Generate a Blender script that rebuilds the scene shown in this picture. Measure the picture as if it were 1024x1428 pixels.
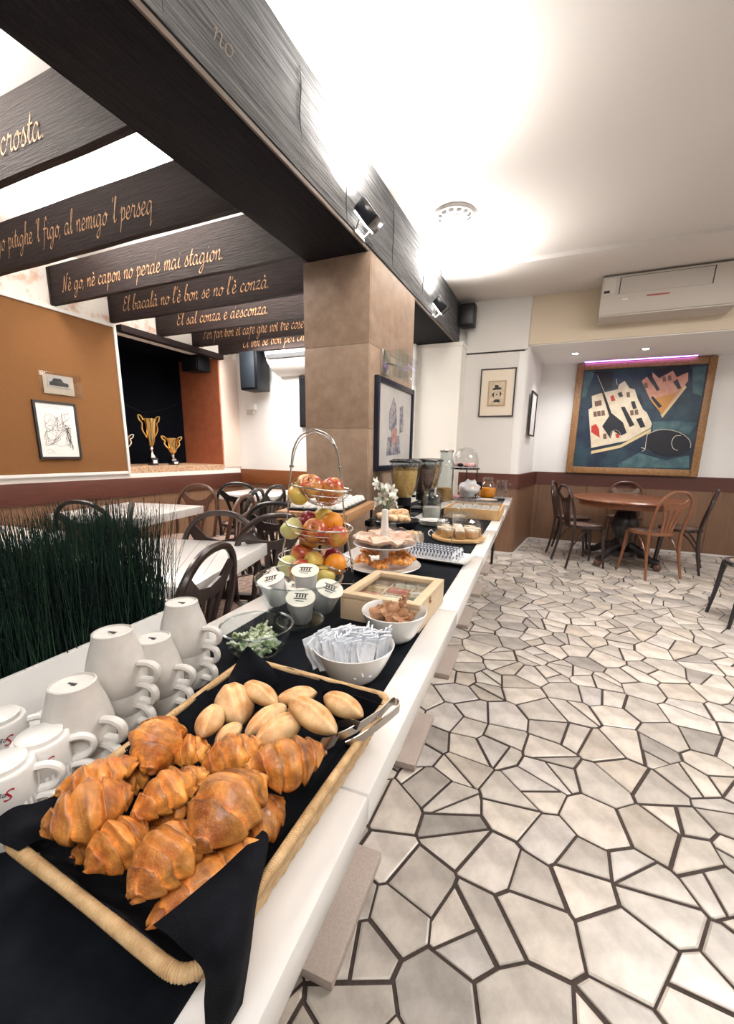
import bpy, bmesh, math, random
import numpy as np
from mathutils import Vector, Matrix, noise
random.seed(7)
R = math.radians
for o in list(bpy.data.objects):
    bpy.data.objects.remove(o)
scene = bpy.context.scene
C = scene.collection

# ------------------------------------------------------------------ camera
IW, IH = 1024, 1428
F, CX, CY = 571.5, 527.2, 754.0          # focal length and principal point in photo pixels
YAW, PITCH, ROLL, EYE = 0.4103, 0.2122, 0.0204, 1.2

def _cam_axes():
    base = np.array([[1, 0, 0], [0, 0, -1], [0, 1, 0]], float)
    a, b, c = YAW, PITCH, ROLL
    Rz = np.array([[math.cos(a), math.sin(a), 0], [-math.sin(a), math.cos(a), 0], [0, 0, 1]])
    Rx = np.array([[1, 0, 0], [0, math.cos(b), -math.sin(b)], [0, math.sin(b), math.cos(b)]])
    Rr = np.array([[math.cos(c), -math.sin(c), 0], [math.sin(c), math.cos(c), 0], [0, 0, 1]])
    return Rr @ Rx @ base @ Rz
CM = _cam_axes()

cam = bpy.data.cameras.new('camera')
camo = bpy.data.objects.new('camera', cam)
C.objects.link(camo)
cam.sensor_fit = 'HORIZONTAL'
cam.sensor_width = 36
cam.lens = F / IW * 36
cam.shift_x = (IW / 2 - CX) / IW
cam.shift_y = (CY - IH / 2) / IW
cam.clip_start = .02
camo.matrix_world = Matrix([[CM[0][i], -CM[1][i], -CM[2][i], (0, 0, EYE)[i]] for i in range(3)] + [[0, 0, 0, 1]])
scene.camera = camo

# ------------------------------------------------------------------ world, lights, exposure
w = bpy.data.worlds.new('world')
scene.world = w
w.use_nodes = True
w.node_tree.nodes['Background'].inputs[0].default_value = (1.0, .965, .93, 1)
w.node_tree.nodes['Background'].inputs[1].default_value = .14
scene.view_settings.view_transform = 'Standard'
scene.view_settings.look = 'None'
scene.view_settings.gamma = 1
scene.view_settings.use_curve_mapping = False
scene.view_settings.exposure = 0.55

def lamp(kind, name, loc, energy, color=(1, .93, .86), target=None, **kw):
    d = bpy.data.lights.new(name, kind)
    d.energy = energy
    d.color = color
    for k, v in kw.items():
        setattr(d, k, v)
    o = bpy.data.objects.new(name, d)
    C.objects.link(o)
    o.location = loc
    if target is not None:
        o.rotation_euler = (Vector(target) - Vector(loc)).to_track_quat('-Z', 'Y').to_euler()
    return o

# floodlights clipped to the big beam (two in view, one more added out of view)
for yy in (2.50, 4.10):
    lamp('SPOT', 'floodlight_beam', (-1.17, yy - .12, 2.62), 110, (1, .96, .92), (-1.10, yy - .20, 2.94), spot_size=R(168), spot_blend=.6, shadow_soft_size=.05)
lamp('SPOT', 'floodlight_beam', (-1.17, .7, 2.62), 110, (1, .96, .92), (-1.10, .6, 2.94), spot_size=R(168), spot_blend=.6, shadow_soft_size=.05)  # unseen flood added nearer the camera
# ceiling panels out of view; the one beside is inferred from the bright floor
lamp('AREA', 'unseen_ceiling_panel', (1.45, 2.9, 2.88), 68, (1, .96, .92), (1.2, 2.8, 0), shape='RECTANGLE', size=1.2, size_y=1.2)
lamp('AREA', 'unseen_ceiling_panel', (.6, -.9, 2.88), 38, (1, .96, .92), (.6, -.9, 0), shape='RECTANGLE', size=1.2, size_y=1.2)  # unseen panel added behind the camera as general fill
# uplights resting above the boards of the other room
for (x, y) in ((-3.1, 1.0), (-3.1, 2.25), (-3.1, 3.35), (-3.0, 4.35)):
    lamp('AREA', 'uplight', (x, y, 2.79), 55, (1, .96, .92), (x, y, 3.2), shape='RECTANGLE', size=1.6, size_y=.3)
lamp('AREA', 'downlight', (-3.1, 2.8, 2.44), 16, (1, .95, .9), (-3.1, 2.8, 0), shape='RECTANGLE', size=1.8, size_y=.3)  # unseen fill light added under the boards of the left room
lamp('AREA', 'downlight', (-3.0, 4.36, 2.44), 26, (1, .95, .9), (-3.0, 4.9, 1.5), shape='RECTANGLE', size=1.6, size_y=.2)  # unseen light added to brighten the left room's back wall

# ------------------------------------------------------------------ pixel -> place helpers
def ray(x, y):
    return CM.T @ np.array([(x - CX) / F, (y - CY) / F, 1.0])
def at_z(x, y, z):
    d = ray(x, y); t = (z - EYE) / d[2]
    return Vector((t * d[0], t * d[1], z))
def at_y(x, y, Y):
    d = ray(x, y); t = Y / d[1]
    return Vector((t * d[0], Y, EYE + t * d[2]))
def at_x(x, y, X):
    d = ray(x, y); t = X / d[0]
    return Vector((X, t * d[1], EYE + t * d[2]))

# ------------------------------------------------------------------ mesh helpers
class MB:
    def __init__(s):
        s.v = []; s.f = []; s.col = None
    def add(s, v, f, M=None):
        b = len(s.v)
        s.v += [tuple(M @ Vector(p)) if M is not None else tuple(p) for p in v]
        s.f += [tuple(b + i for i in q) for q in f]
        return s
    def box(s, c, d, bev=0, M=None):
        x, y, z = c; a, b, h = d[0] / 2, d[1] / 2, d[2] / 2
        if bev <= 0:
            v = [(x + i * a, y + j * b, z + k * h) for k in (-1, 1) for j in (-1, 1) for i in (-1, 1)]
            return s.add(v, [(0, 2, 3, 1), (4, 5, 7, 6), (0, 1, 5, 4), (2, 6, 7, 3), (0, 4, 6, 2), (1, 3, 7, 5)], M)
        bm = bmesh.new(); bmesh.ops.create_cube(bm, size=1)
        for q in bm.verts: q.co = Vector((x + q.co.x * d[0], y + q.co.y * d[1], z + q.co.z * d[2]))
        bmesh.ops.bevel(bm, geom=bm.edges[:], offset=min(bev, a * .98, b * .98, h * .98), segments=2, profile=.6, affect='EDGES')
        bm.verts.index_update()
        s.add([q.co[:] for q in bm.verts], [[q.index for q in f.verts] for f in bm.faces], M)
        bm.free(); return s
    def tube(s, pts, r, n=8, closed=False, cap=True, flat=1.0, M=None):
        P = [Vector(p) for p in pts]; m = len(P)
        rr = r if isinstance(r, (list, tuple)) else [r] * m
        T = []
        for i in range(m):
            a = P[(i - 1) % m] if (closed or i > 0) else P[i]
            b = P[(i + 1) % m] if (closed or i < m - 1) else P[i]
            t = b - a
            T.append(t.normalized() if t.length > 1e-9 else Vector((0, 0, 1)))
        up = Vector((0, 0, 1)) if abs(T[0].z) < .9 else Vector((1, 0, 0))
        nx = (up - T[0] * up.dot(T[0])).normalized()
        V = []; Fc = []
        for i in range(m):
            if i:
                nx = nx - T[i] * nx.dot(T[i])
                nx = nx.normalized() if nx.length > 1e-6 else T[i].orthogonal().normalized()
            ny = T[i].cross(nx)
            for k in range(n):
                a = 2 * math.pi * k / n
                V.append(P[i] + nx * (math.cos(a) * rr[i]) + ny * (math.sin(a) * rr[i] * flat))
        for i in range(m if closed else m - 1):
            j = (i + 1) % m
            for k in range(n):
                l = (k + 1) % n
                Fc.append((i * n + k, i * n + l, j * n + l, j * n + k))
        if cap and not closed:
            Fc.append(tuple(range(n - 1, -1, -1))); Fc.append(tuple((m - 1) * n + k for k in range(n)))
        return s.add(V, Fc, M)
    def lathe(s, prof, n=24, c=(0, 0, 0), sx=1, sy=1, M=None):
        V = []; Fc = []; m = len(prof)
        for (r, z) in prof:
            for k in range(n):
                a = 2 * math.pi * k / n
                V.append((c[0] + r * math.cos(a) * sx, c[1] + r * math.sin(a) * sy, c[2] + z))
        for i in range(m - 1):
            for k in range(n):
                l = (k + 1) % n
                Fc.append((i * n + k, i * n + l, (i + 1) * n + l, (i + 1) * n + k))
        if prof[0][0] > 1e-6: Fc.append(tuple(range(n - 1, -1, -1)))
        if prof[-1][0] > 1e-6: Fc.append(tuple((m - 1) * n + k for k in range(n)))
        return s.add(V, Fc, M)
    def ring(s, prof, n=24, c=(0, 0, 0), M=None):
        """closed profile swept round z: bowls and hollow vessels"""
        V = []; Fc = []; m = len(prof)
        for (r, z) in prof:
            for k in range(n):
                a = 2 * math.pi * k / n
                V.append((c[0] + r * math.cos(a), c[1] + r * math.sin(a), c[2] + z))
        for i in range(m - 1):
            for k in range(n):
                l = (k + 1) % n
                Fc.append((i * n + k, i * n + l, (i + 1) * n + l, (i + 1) * n + k))
        return s.add(V, Fc, M)
    def prism(s, poly, z0, z1, M=None):
        n = len(poly)
        V = [(p[0], p[1], z0) for p in poly] + [(p[0], p[1], z1) for p in poly]
        Fc = [tuple(range(n - 1, -1, -1)), tuple(range(n, 2 * n))] + [(i, (i + 1) % n, n + (i + 1) % n, n + i) for i in range(n)]
        return s.add(V, Fc, M)
    def grid(s, fn, nu, nv, M=None):
        V = [fn(i / nu, j / nv) for j in range(nv + 1) for i in range(nu + 1)]
        Fc = [(j * (nu + 1) + i, j * (nu + 1) + i + 1, (j + 1) * (nu + 1) + i + 1, (j + 1) * (nu + 1) + i) for j in range(nv) for i in range(nu)]
        return s.add(V, Fc, M)
    def sheet(s, fn, nu, nv, t=.0012, M=None):
        """thin closed sheet: fn(u,v) -> point, given a real thickness"""
        P = [[Vector(fn(i / nu, j / nv)) for i in range(nu + 1)] for j in range(nv + 1)]
        V = []
        for sgn in (1, -1):
            for j in range(nv + 1):
                for i in range(nu + 1):
                    du = P[j][min(i + 1, nu)] - P[j][max(i - 1, 0)]
                    dv = P[min(j + 1, nv)][i] - P[max(j - 1, 0)][i]
                    nn = du.cross(dv)
                    nn = nn.normalized() if nn.length > 1e-12 else Vector((0, 0, 1))
                    V.append(P[j][i] + nn * (t / 2 * sgn))
        w_ = nu + 1; o = (nv + 1) * w_
        Fc = []
        for j in range(nv):
            for i in range(nu):
                a, b, c, d = j * w_ + i, j * w_ + i + 1, (j + 1) * w_ + i + 1, (j + 1) * w_ + i
                Fc += [(a, b, c, d), (o + d, o + c, o + b, o + a)]
        for i in range(nu):
            Fc += [(i + 1, i, o + i, o + i + 1), (nv * w_ + i, nv * w_ + i + 1, o + nv * w_ + i + 1, o + nv * w_ + i)]
        for j in range(nv):
            Fc += [(j * w_, (j + 1) * w_, o + (j + 1) * w_, o + j * w_), ((j + 1) * w_ + nu, j * w_ + nu, o + j * w_ + nu, o + (j + 1) * w_ + nu)]
        return s.add(V, Fc, M)
    def ball(s, c, r, n=14, m=9, M=None):
        rx, ry, rz = r if isinstance(r, (tuple, list)) else (r, r, r)
        V = [(c[0], c[1], c[2] - rz)]; Fc = []
        for i in range(1, m):
            p = math.pi * i / m
            for k in range(n):
                a = 2 * math.pi * k / n
                V.append((c[0] + rx * math.sin(p) * math.cos(a), c[1] + ry * math.sin(p) * math.sin(a), c[2] - rz * math.cos(p)))
        V.append((c[0], c[1], c[2] + rz)); t = len(V) - 1
        for k in range(n):
            l = (k + 1) % n
            Fc.append((0, 1 + l, 1 + k)); Fc.append((t, 1 + (m - 2) * n + k, 1 + (m - 2) * n + l))
            for i in range(m - 2):
                Fc.append((1 + i * n + k, 1 + i * n + l, 1 + (i + 1) * n + l, 1 + (i + 1) * n + k))
        return s.add(V, Fc, M)
    def mesh(s, name, m, sharp=38):
        me = bpy.data.meshes.new(name)
        me.from_pydata(s.v, [], s.f)
        bm = bmesh.new(); bm.from_mesh(me)
        bmesh.ops.recalc_face_normals(bm, faces=bm.faces[:])
        th = R(sharp)
        for f in bm.faces: f.smooth = True
        for e in bm.edges:
            if len(e.link_faces) == 2 and e.calc_face_angle(0) > th: e.smooth = False
        bm.to_mesh(me); bm.free()
        if m is not None: me.materials.append(m)
        return me
    def build(s, name, m, parent=None, loc=None, rz=0, sharp=38):
        o = bpy.data.objects.new(name, s.mesh(name, m, sharp))
        C.objects.link(o)
        if parent is not None: o.parent = parent
        if loc is not None: o.location = loc
        if rz: o.rotation_euler = (0, 0, rz)
        return o

def tag(o, label=None, cat=None, group=None, kind=None):
    if label: o['label'] = label
    if cat: o['category'] = cat
    if group: o['group'] = group
    if kind: o['kind'] = kind
    return o
def thing(name, label, cat, loc=(0, 0, 0), rz=0, group=None):
    o = bpy.data.objects.new(name, None)
    o.empty_display_size = .05
    C.objects.link(o)
    o.location = loc; o.rotation_euler = (0, 0, rz)
    return tag(o, label, cat, group)
def struct(o):
    o['kind'] = 'structure'; return o
def dup(root, loc, rz=None, label=None, group=None):
    def cp(o, par):
        c = o.copy(); C.objects.link(c); c.parent = par
        for ch in kids.get(o.name, []): cp(ch, c)
        return c
    kids = {}
    def walk(o):
        kids[o.name] = list(o.children)
        for ch in o.children: walk(ch)
    walk(root)
    r = cp(root, None)
    r.location = loc
    if rz is not None: r.rotation_euler = (0, 0, rz)
    if label: r['label'] = label
    if group: r['group'] = group
    return r
def smooth_path(P, k=6, closed=False):
    P = [Vector(p) for p in P]; n = len(P); out = []
    seg = n if closed else n - 1
    for i in range(seg):
        p0 = P[(i - 1) % n] if closed or i > 0 else P[i]
        p1 = P[i]; p2 = P[(i + 1) % n]
        p3 = P[(i + 2) % n] if closed or i + 2 < n else p2
        for j in range(k):
            t = j / k
            out.append(.5 * ((2 * p1) + (p2 - p0) * t + (2 * p0 - 5 * p1 + 4 * p2 - p3) * t * t + (3 * p1 - p0 - 3 * p2 + p3) * t ** 3))
    if not closed: out.append(P[-1])
    return out

# ------------------------------------------------------------------ materials
def mat(name, col, rough=.5, metal=0, col2=None, scale=8, detail=4, bump=0, bscale=None, stretch=None, spec=.5, coat=0, ramp=(.35, .65), attr=None, sss=0, emit=None, estr=0):
    m = bpy.data.materials.new(name); m.use_nodes = True
    nt = m.node_tree; N = nt.nodes; L = nt.links
    b = N['Principled BSDF']
    b.inputs['Base Color'].default_value = (*col, 1)
    b.inputs['Roughness'].default_value = rough
    b.inputs['Metallic'].default_value = metal
    b.inputs['Specular IOR Level'].default_value = spec
    b.inputs['Coat Weight'].default_value = coat
    b.inputs['Coat Roughness'].default_value = .12
    if sss:
        b.inputs['Subsurface Weight'].default_value = sss
        b.inputs['Subsurface Radius'].default_value = (.02, .01, .005)
    if emit:
        b.inputs['Emission Color'].default_value = (*emit, 1); b.inputs['Emission Strength'].default_value = estr
    tc = None
    def coords(sc):
        nonlocal tc
        if tc is None: tc = N.new('ShaderNodeTexCoord')
        mp = N.new('ShaderNodeMapping'); L.new(tc.outputs['Object'], mp.inputs[0])
        mp.inputs['Scale'].default_value = stretch if stretch else (1, 1, 1)
        no = N.new('ShaderNodeTexNoise'); no.inputs['Scale'].default_value = sc; no.inputs['Detail'].default_value = detail
        no.inputs['Roughness'].default_value = .62
        L.new(mp.outputs[0], no.inputs['Vector']); return no
    cout = None
    if col2 is not None:
        no = coords(scale); rp = N.new('ShaderNodeValToRGB')
        rp.color_ramp.elements[0].position = ramp[0]; rp.color_ramp.elements[0].color = (*col, 1)
        rp.color_ramp.elements[1].position = ramp[1]; rp.color_ramp.elements[1].color = (*col2, 1)
        L.new(no.outputs[0], rp.inputs[0]); cout = rp.outputs[0]
    if attr:
        an = N.new('ShaderNodeAttribute'); an.attribute_name = attr
        mx = N.new('ShaderNodeMix'); mx.data_type = 'RGBA'; mx.blend_type = 'MULTIPLY'; mx.inputs[0].default_value = 1
        if cout is not None: L.new(cout, mx.inputs[6])
        else: mx.inputs[6].default_value = (*col, 1)
        L.new(an.outputs['Color'], mx.inputs[7]); cout = mx.outputs[2]
    if cout is not None: L.new(cout, b.inputs['Base Color'])
    if bump:
        nb = coords(bscale or scale * 2); bp = N.new('ShaderNodeBump')
        bp.inputs['Strength'].default_value = bump; bp.inputs['Distance'].default_value = .01
        L.new(nb.outputs[0], bp.inputs['Height']); L.new(bp.outputs[0], b.inputs['Normal'])
    return m
def glass(name, tint=(.96, .98, .98), refl=.9, rough=.02, ior=1.25):
    m = bpy.data.materials.new(name); m.use_nodes = True
    nt = m.node_tree; N = nt.nodes; L = nt.links
    N.remove(N['Principled BSDF'])
    tr = N.new('ShaderNodeBsdfTransparent'); tr.inputs[0].default_value = (*tint, 1)
    gl = N.new('ShaderNodeBsdfGlossy'); gl.inputs[0].default_value = (refl, refl, refl, 1); gl.inputs['Roughness'].default_value = rough
    lw = N.new('ShaderNodeLayerWeight'); lw.inputs[0].default_value = .5
    pw_ = N.new('ShaderNodeMath'); pw_.operation = 'POWER'; pw_.inputs[1].default_value = 3.5 / ior
    L.new(lw.outputs['Facing'], pw_.inputs[0])
    ad = N.new('ShaderNodeMath'); ad.operation = 'MULTIPLY_ADD'; ad.inputs[1].default_value = .42 * (ior - .6); ad.inputs[2].default_value = .035
    L.new(pw_.outputs[0], ad.inputs[0])
    fr = ad
    mx = N.new('ShaderNodeMixShader')
    L.new(fr.outputs[0], mx.inputs[0]); L.new(tr.outputs[0], mx.inputs[1]); L.new(gl.outputs[0], mx.inputs[2])
    L.new(mx.outputs[0], N['Material Output'].inputs[0])
    return m

def wood_mat(name, c1, c2, rough=.55, stretch=(1, 1, 1), scale=14, bump=.25, coat=0, spec=.5):
    return mat(name, c1, rough, spec=spec, col2=c2, scale=scale, detail=6, bump=bump, bscale=scale * 1.6, stretch=stretch, ramp=(.3, .72), coat=coat)

K = {}
K['white_wall'] = mat('white_wall', (.86, .85, .83), .75, bump=.04, bscale=60)
K['grey_wall'] = mat('grey_wall', (.72, .70, .67), .75, bump=.04, bscale=60)
K['ceiling'] = mat('ceiling_paint', (.62, .585, .55), .8, bump=.03, bscale=50)
K['beige'] = mat('beige_paint', (.66, .565, .43), .75, bump=.03, bscale=60)
K['pier'] = mat('pier_white', (.84, .82, .76), .7)
K['rail'] = wood_mat('red_brown_rail', (.075, .023, .015), (.115, .036, .024), .42, (1, 1, 12), 6, .1)
K['rail_orange_lit'] = wood_mat('orange_lit_rail', (.19, .06, .018), (.25, .085, .026), .45, (1, 1, 12), 6, .1)  # rail wood with the orange light on it put into the colour
K['panel'] = wood_mat('oak_panel', (.16, .083, .046), (.21, .115, .066), .5, (9, 9, .6), 5, .12)
K['cork'] = mat('pinboard_felt', (.19, .088, .034), .9, col2=(.215, .102, .041), spec=.1, scale=180, detail=2, bump=.12, bscale=240)
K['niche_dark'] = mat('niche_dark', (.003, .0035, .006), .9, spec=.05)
K['niche_red'] = mat('niche_red', (.38, .105, .045), .7, col2=(.44, .135, .06), scale=9)
K['terrazzo'] = mat('terrazzo_sill', (.62, .42, .27), .45, col2=(.36, .20, .12), scale=55, detail=3, ramp=(.42, .6))
K['pinkish'] = mat('pink_plaster', (.74, .60, .52), .75)
K['blotch'] = mat('peeling_plaster', (.82, .79, .74), .8, col2=(.62, .40, .30), scale=7, detail=5, ramp=(.52, .66))
K['grout'] = mat('floor_grout', (.040, .027, .022), .85, col2=(.062, .044, .036), scale=70, bump=.2)
K['marble'] = mat('floor_marble', (.36, .33, .305), .32, col2=(.66, .625, .59), scale=7, detail=9, bump=.05, bscale=40, attr='tint', ramp=(.32, .62))
K['beam'] = wood_mat('beam_wood', (.003, .003, .0045), (.018, .017, .021), .7, (14, .8, 14), 5, .8, spec=.15)
K['beam_side_lit'] = wood_mat('weathered_floodlit_wood', (.016, .018, .022), (.21, .21, .21), .7, (26, .7, 26), 5, 1.0, spec=.2)  # weathered grain, lightened in the colour to stand for the floodlight
K['joist'] = wood_mat('joist_wood', (.008, .0045, .005), (.034, .020, .019), .6, (.9, 14, 14), 5, .55, spec=.2)
K['letter'] = mat('ochre_lettering', (.56, .31, .15), .6)
K['faded'] = mat('faded_lettering', (.20, .165, .13), .7)
K['tile'] = mat('pillar_stone', (.31, .21, .145), .5, col2=(.45, .325, .235), scale=11, detail=8, bump=.08, bscale=60, ramp=(.3, .7))
K['joint'] = mat('pillar_joint', (.62, .55, .45), .8)
K['black'] = mat('black_plastic', (.004, .005, .007), .42, spec=.3)
K['black_gloss'] = mat('black_gloss', (.009, .010, .014), .18, coat=.4)
K['black_metal'] = mat('black_metal', (.015, .015, .017), .4, metal=.3)
K['chrome'] = mat('chrome', (.66, .65, .63), .18, metal=1)
K['steel'] = mat('brushed_steel', (.50, .47, .44), .26, metal=1)
K['white_gloss'] = mat('white_laminate', (.80, .785, .765), .16, coat=.2, col2=(.76, .74, .72), scale=4)
K['white_edge'] = mat('white_edge', (.74, .71, .69), .35, col2=(.66, .63, .61), scale=14)
K['ceramic'] = mat('white_ceramic', (.80, .785, .76), .16, coat=.35)
K['ceramic_m'] = mat('matt_ceramic', (.66, .635, .60), .42, col2=(.60, .575, .54), scale=40, bump=.03, bscale=150)
K['white_plastic'] = mat('white_plastic', (.78, .77, .75), .35)
K['white_print'] = mat('white_paper', (.82, .80, .77), .7)
K['cream_paper'] = mat('cream_paper', (.74, .66, .54), .75)
K['ink'] = mat('dark_ink', (.03, .028, .03), .7)
K['runner'] = mat('black_runner', (.003, .004, .0065), .9, spec=.12, col2=(.008, .010, .014), scale=14, bump=.12, bscale=420)
K['napkin'] = mat('black_napkin', (.003, .0034, .0055), .9, spec=.12, bump=.35, bscale=520, col2=(.007, .008, .012), scale=30)
K['foot_stone'] = mat('table_foot_stone', (.43, .355, .305), .55, col2=(.50, .42, .37), scale=160, detail=2, bump=.08, bscale=200)
K['chair_dark'] = wood_mat('dark_walnut', (.016, .007, .006), (.032, .013, .010), .3, (6, 6, 1), 8, .05, .3)
K['chair_black'] = wood_mat('black_beech', (.007, .006, .008), (.014, .012, .014), .32, (6, 6, 1), 8, .04, .3)
K['chair_brown'] = wood_mat('brown_beech', (.17, .062, .026), (.25, .095, .042), .32, (6, 6, 1), 8, .05, .3)
K['chair_mid'] = wood_mat('mid_brown_beech', (.085, .032, .018), (.125, .05, .028), .32, (6, 6, 1), 8, .05, .3)
K['seat_pad'] = mat('mottled_seat', (.34, .24, .19), .7, col2=(.16, .10, .08), scale=50, ramp=(.4, .6))
K['table_wood'] = wood_mat('cherry_tabletop', (.20, .065, .028), (.29, .105, .045), .3, (1, 8, 1), 5, .04, .3)
K['gold_frame'] = wood_mat('gilded_wood', (.22, .10, .035), (.38, .21, .085), .36, (4, 4, 4), 9, .3)
K['gold'] = mat('trophy_gold', (.78, .52, .20), .2, metal=1)
K['silver'] = mat('trophy_silver', (.75, .68, .60), .2, metal=1)
K['wicker'] = mat('wicker', (.50, .31, .14), .5, col2=(.68, .47, .25), scale=60, bump=.2, bscale=160, spec=.4)
K['pine'] = wood_mat('pale_pine', (.62, .46, .29), (.70, .545, .36), .5, (1, 6, 6), 7, .05)
K['oak'] = wood_mat('warm_wood', (.34, .175, .075), (.43, .24, .11), .45, (1, 6, 6), 7, .08)
K['bamboo'] = wood_mat('bamboo', (.55, .33, .14), (.64, .42, .20), .4, (6, 1, 6), 7, .05)
K['glass'] = glass('clear_glass')
K['glass_thick'] = glass('glass_rim', (.93, .955, .96), .95, .02, 1.3)
K['rim_glass'] = glass('glass_edge', (.72, .76, .77), 1.0, .03, 2.2)
K['jar_glass'] = glass('jar_glass', (.86, .88, .88), 1.0, .06, 1.7)
K['acrylic'] = glass('acrylic', (.95, .96, .96), .9, .03, 1.3)
K['film'] = glass('cling_film', (.95, .95, .96), .9, .12, 1.35)
K['grass'] = mat('grass_blade', (.004, .013, .011), .5, spec=.2, col2=(.011, .032, .022), scale=6, attr='tint')
K['soil'] = mat('soil', (.012, .012, .010), .9)
K['leaf'] = mat('leaf_green', (.09, .16, .06), .45, col2=(.14, .22, .09), scale=20)
K['petal'] = mat('lily_white', (.82, .80, .74), .5, sss=.1)

# ================================================================== THE ROOM
ZC = 2.94                      # ceiling height
XL, XR = -4.4, 3.2             # left wall, right wall
YB, YBL, YF = 5.2, 4.9, 6.375  # back wall, back wall of the left room, alcove wall
Y0 = -2.6

def sbox(name, lo, hi, m, parent=None, bev=0):
    c = [(a + b) / 2 for a, b in zip(lo, hi)]; d = [b - a for a, b in zip(lo, hi)]
    o = MB().box(c, d, bev).build(name, m, parent)
    if parent is None: struct(o)
    return o

# ---- floor: grout bed plus broken-marble paving, every near stone an object
floor = sbox('floor', (XL - .9, Y0, -.10), (XR, 6.6, -.005), K['grout'])
def clip(poly, nx, ny, d):      # keep nx*x+ny*y <= d
    out = []
    for i in range(len(poly)):
        a = poly[i]; b = poly[(i + 1) % len(poly)]
        da = nx * a[0] + ny * a[1] - d; db = nx * b[0] + ny * b[1] - d
        if da <= 0: out.append(a)
        if (da < 0 < db) or (db < 0 < da):
            t = da / (da - db); out.append((a[0] + (b[0] - a[0]) * t, a[1] + (b[1] - a[1]) * t))
    return out
def area(p):
    return .5 * sum(p[i][0] * p[(i + 1) % len(p)][1] - p[(i + 1) % len(p)][0] * p[i][1] for i in range(len(p)))
def inset(p, e):
    q = p
    for i in range(len(p)):
        a = p[i]; b = p[(i + 1) % len(p)]
        dx, dy = b[0] - a[0], b[1] - a[1]; L = math.hypot(dx, dy)
        if L < 1e-5: continue
        nx, ny = dy / L, -dx / L       # outward for ccw
        ee = e * random.uniform(.5, 1.7)
        q = clip(q, nx, ny, nx * a[0] + ny * a[1] - ee)
        if len(q) < 3: return []
    return q
def stones():
    rng = random.Random(11)
    S = .152
    x0, x1, y0, y1 = -4.4, 3.0, -.5, 6.42
    nx, ny = int((x1 - x0) / S) + 1, int((y1 - y0) / S) + 1
    P = {}
    for i in range(-1, nx + 1):
        for j in range(-1, ny + 1):
            P[(i, j)] = (x0 + (i + .5 + rng.uniform(-.47, .47)) * S, y0 + (j + .5 + rng.uniform(-.47, .47)) * S)
    cells = []
    for i in range(nx):
        for j in range(ny):
            c = P[(i, j)]
            poly = [(c[0] - S * 2, c[1] - S * 2), (c[0] + S * 2, c[1] - S * 2), (c[0] + S * 2, c[1] + S * 2), (c[0] - S * 2, c[1] + S * 2)]
            for di in (-2, -1, 0, 1, 2):
                for dj in (-2, -1, 0, 1, 2):
                    q = P.get((i + di, j + dj))
                    if q is None or (di == 0 and dj == 0): continue
                    ax, ay = q[0] - c[0], q[1] - c[1]
                    poly = clip(poly, ax, ay, ax * (q[0] + c[0]) / 2 + ay * (q[1] + c[1]) / 2)
            cells.append(poly)
    out = []
    for p in cells:
        stack = [p]
        while stack:
            q = stack.pop(); A = area(q)
            pr = .6 if A > .036 else (.30 if A > .019 else .0)
            if rng.random() < pr:
                cx = sum(v[0] for v in q) / len(q) + rng.uniform(-.03, .03); cy = sum(v[1] for v in q) / len(q) + rng.uniform(-.03, .03)
                a = rng.uniform(0, math.pi); n_ = (math.cos(a), math.sin(a)); d = n_[0] * cx + n_[1] * cy
                h1, h2 = clip(q, n_[0], n_[1], d), clip(q, -n_[0], -n_[1], -d)
                if len(h1) > 2 and len(h2) > 2:
                    stack += [h1, h2]; continue
            out.append(q)
    return out
random.seed(3)
def vis_size(c):
    v = CM @ np.array([c[0], c[1], -EYE])
    if v[2] < .1: return 0
    x, y = CX + F * v[0] / v[2], CY + F * v[1] / v[2]
    if not (-30 < x < IW + 30 and 0 < y < IH + 60): return 0
    lx = -.165 - .06 * c[1]
    if c[0] < lx - .28: return .001 / v[2]       # hidden beneath the buffet or beyond it
    return 1 / v[2]
TINTS = [(1, .97, .92), (.93, .9, .85), (.80, .77, .73), (1.08, 1.03, .96), (.66, .64, .62), (1.1, 1.06, 1.02), (.90, .84, .76), (.98, .96, .95)]
def finish_stone(mb, me_tints, p, t):
    n = len(p); zt = random.uniform(-.0012, .0008)
    q = inset(p, .0035)
    if len(q) < 3 or area(q) < .0004: return
    k0 = len(mb.f)
    mb.prism(p, -.012, zt - .002)
    # slightly eased top face
    mb.f.pop(k0 + 1)
    base = len(mb.v) - n
    if len(q) == n:
        mb.v += [(v[0], v[1], zt) for v in q]
        b = len(mb.v) - n
        mb.f += [(base + i, base + (i + 1) % n, b + (i + 1) % n, b + i) for i in range(n)]
        mb.f.append(tuple(range(b, b + n)))
    else:
        mb.f.append(tuple(range(base, base + n)))
    me_tints += [t] * (len(mb.f) - k0)
def put_tint(me, tints):
    at = me.attributes.new('tint', 'FLOAT_COLOR', 'FACE')
    at.data.foreach_set('color', [c for t in tints for c in (*t, 1)])
cells = []
for p in stones():
    q = inset(p, .0046)
    if len(q) < 3 or area(q) < .0009: continue
    cx = sum(v[0] for v in q) / len(q); cy = sum(v[1] for v in q) / len(q)
    cells.append((vis_size((cx, cy)) * math.sqrt(area(q)), q, (cx, cy)))
cells.sort(key=lambda c: -c[0])
rest = MB(); rest_t = []
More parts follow.
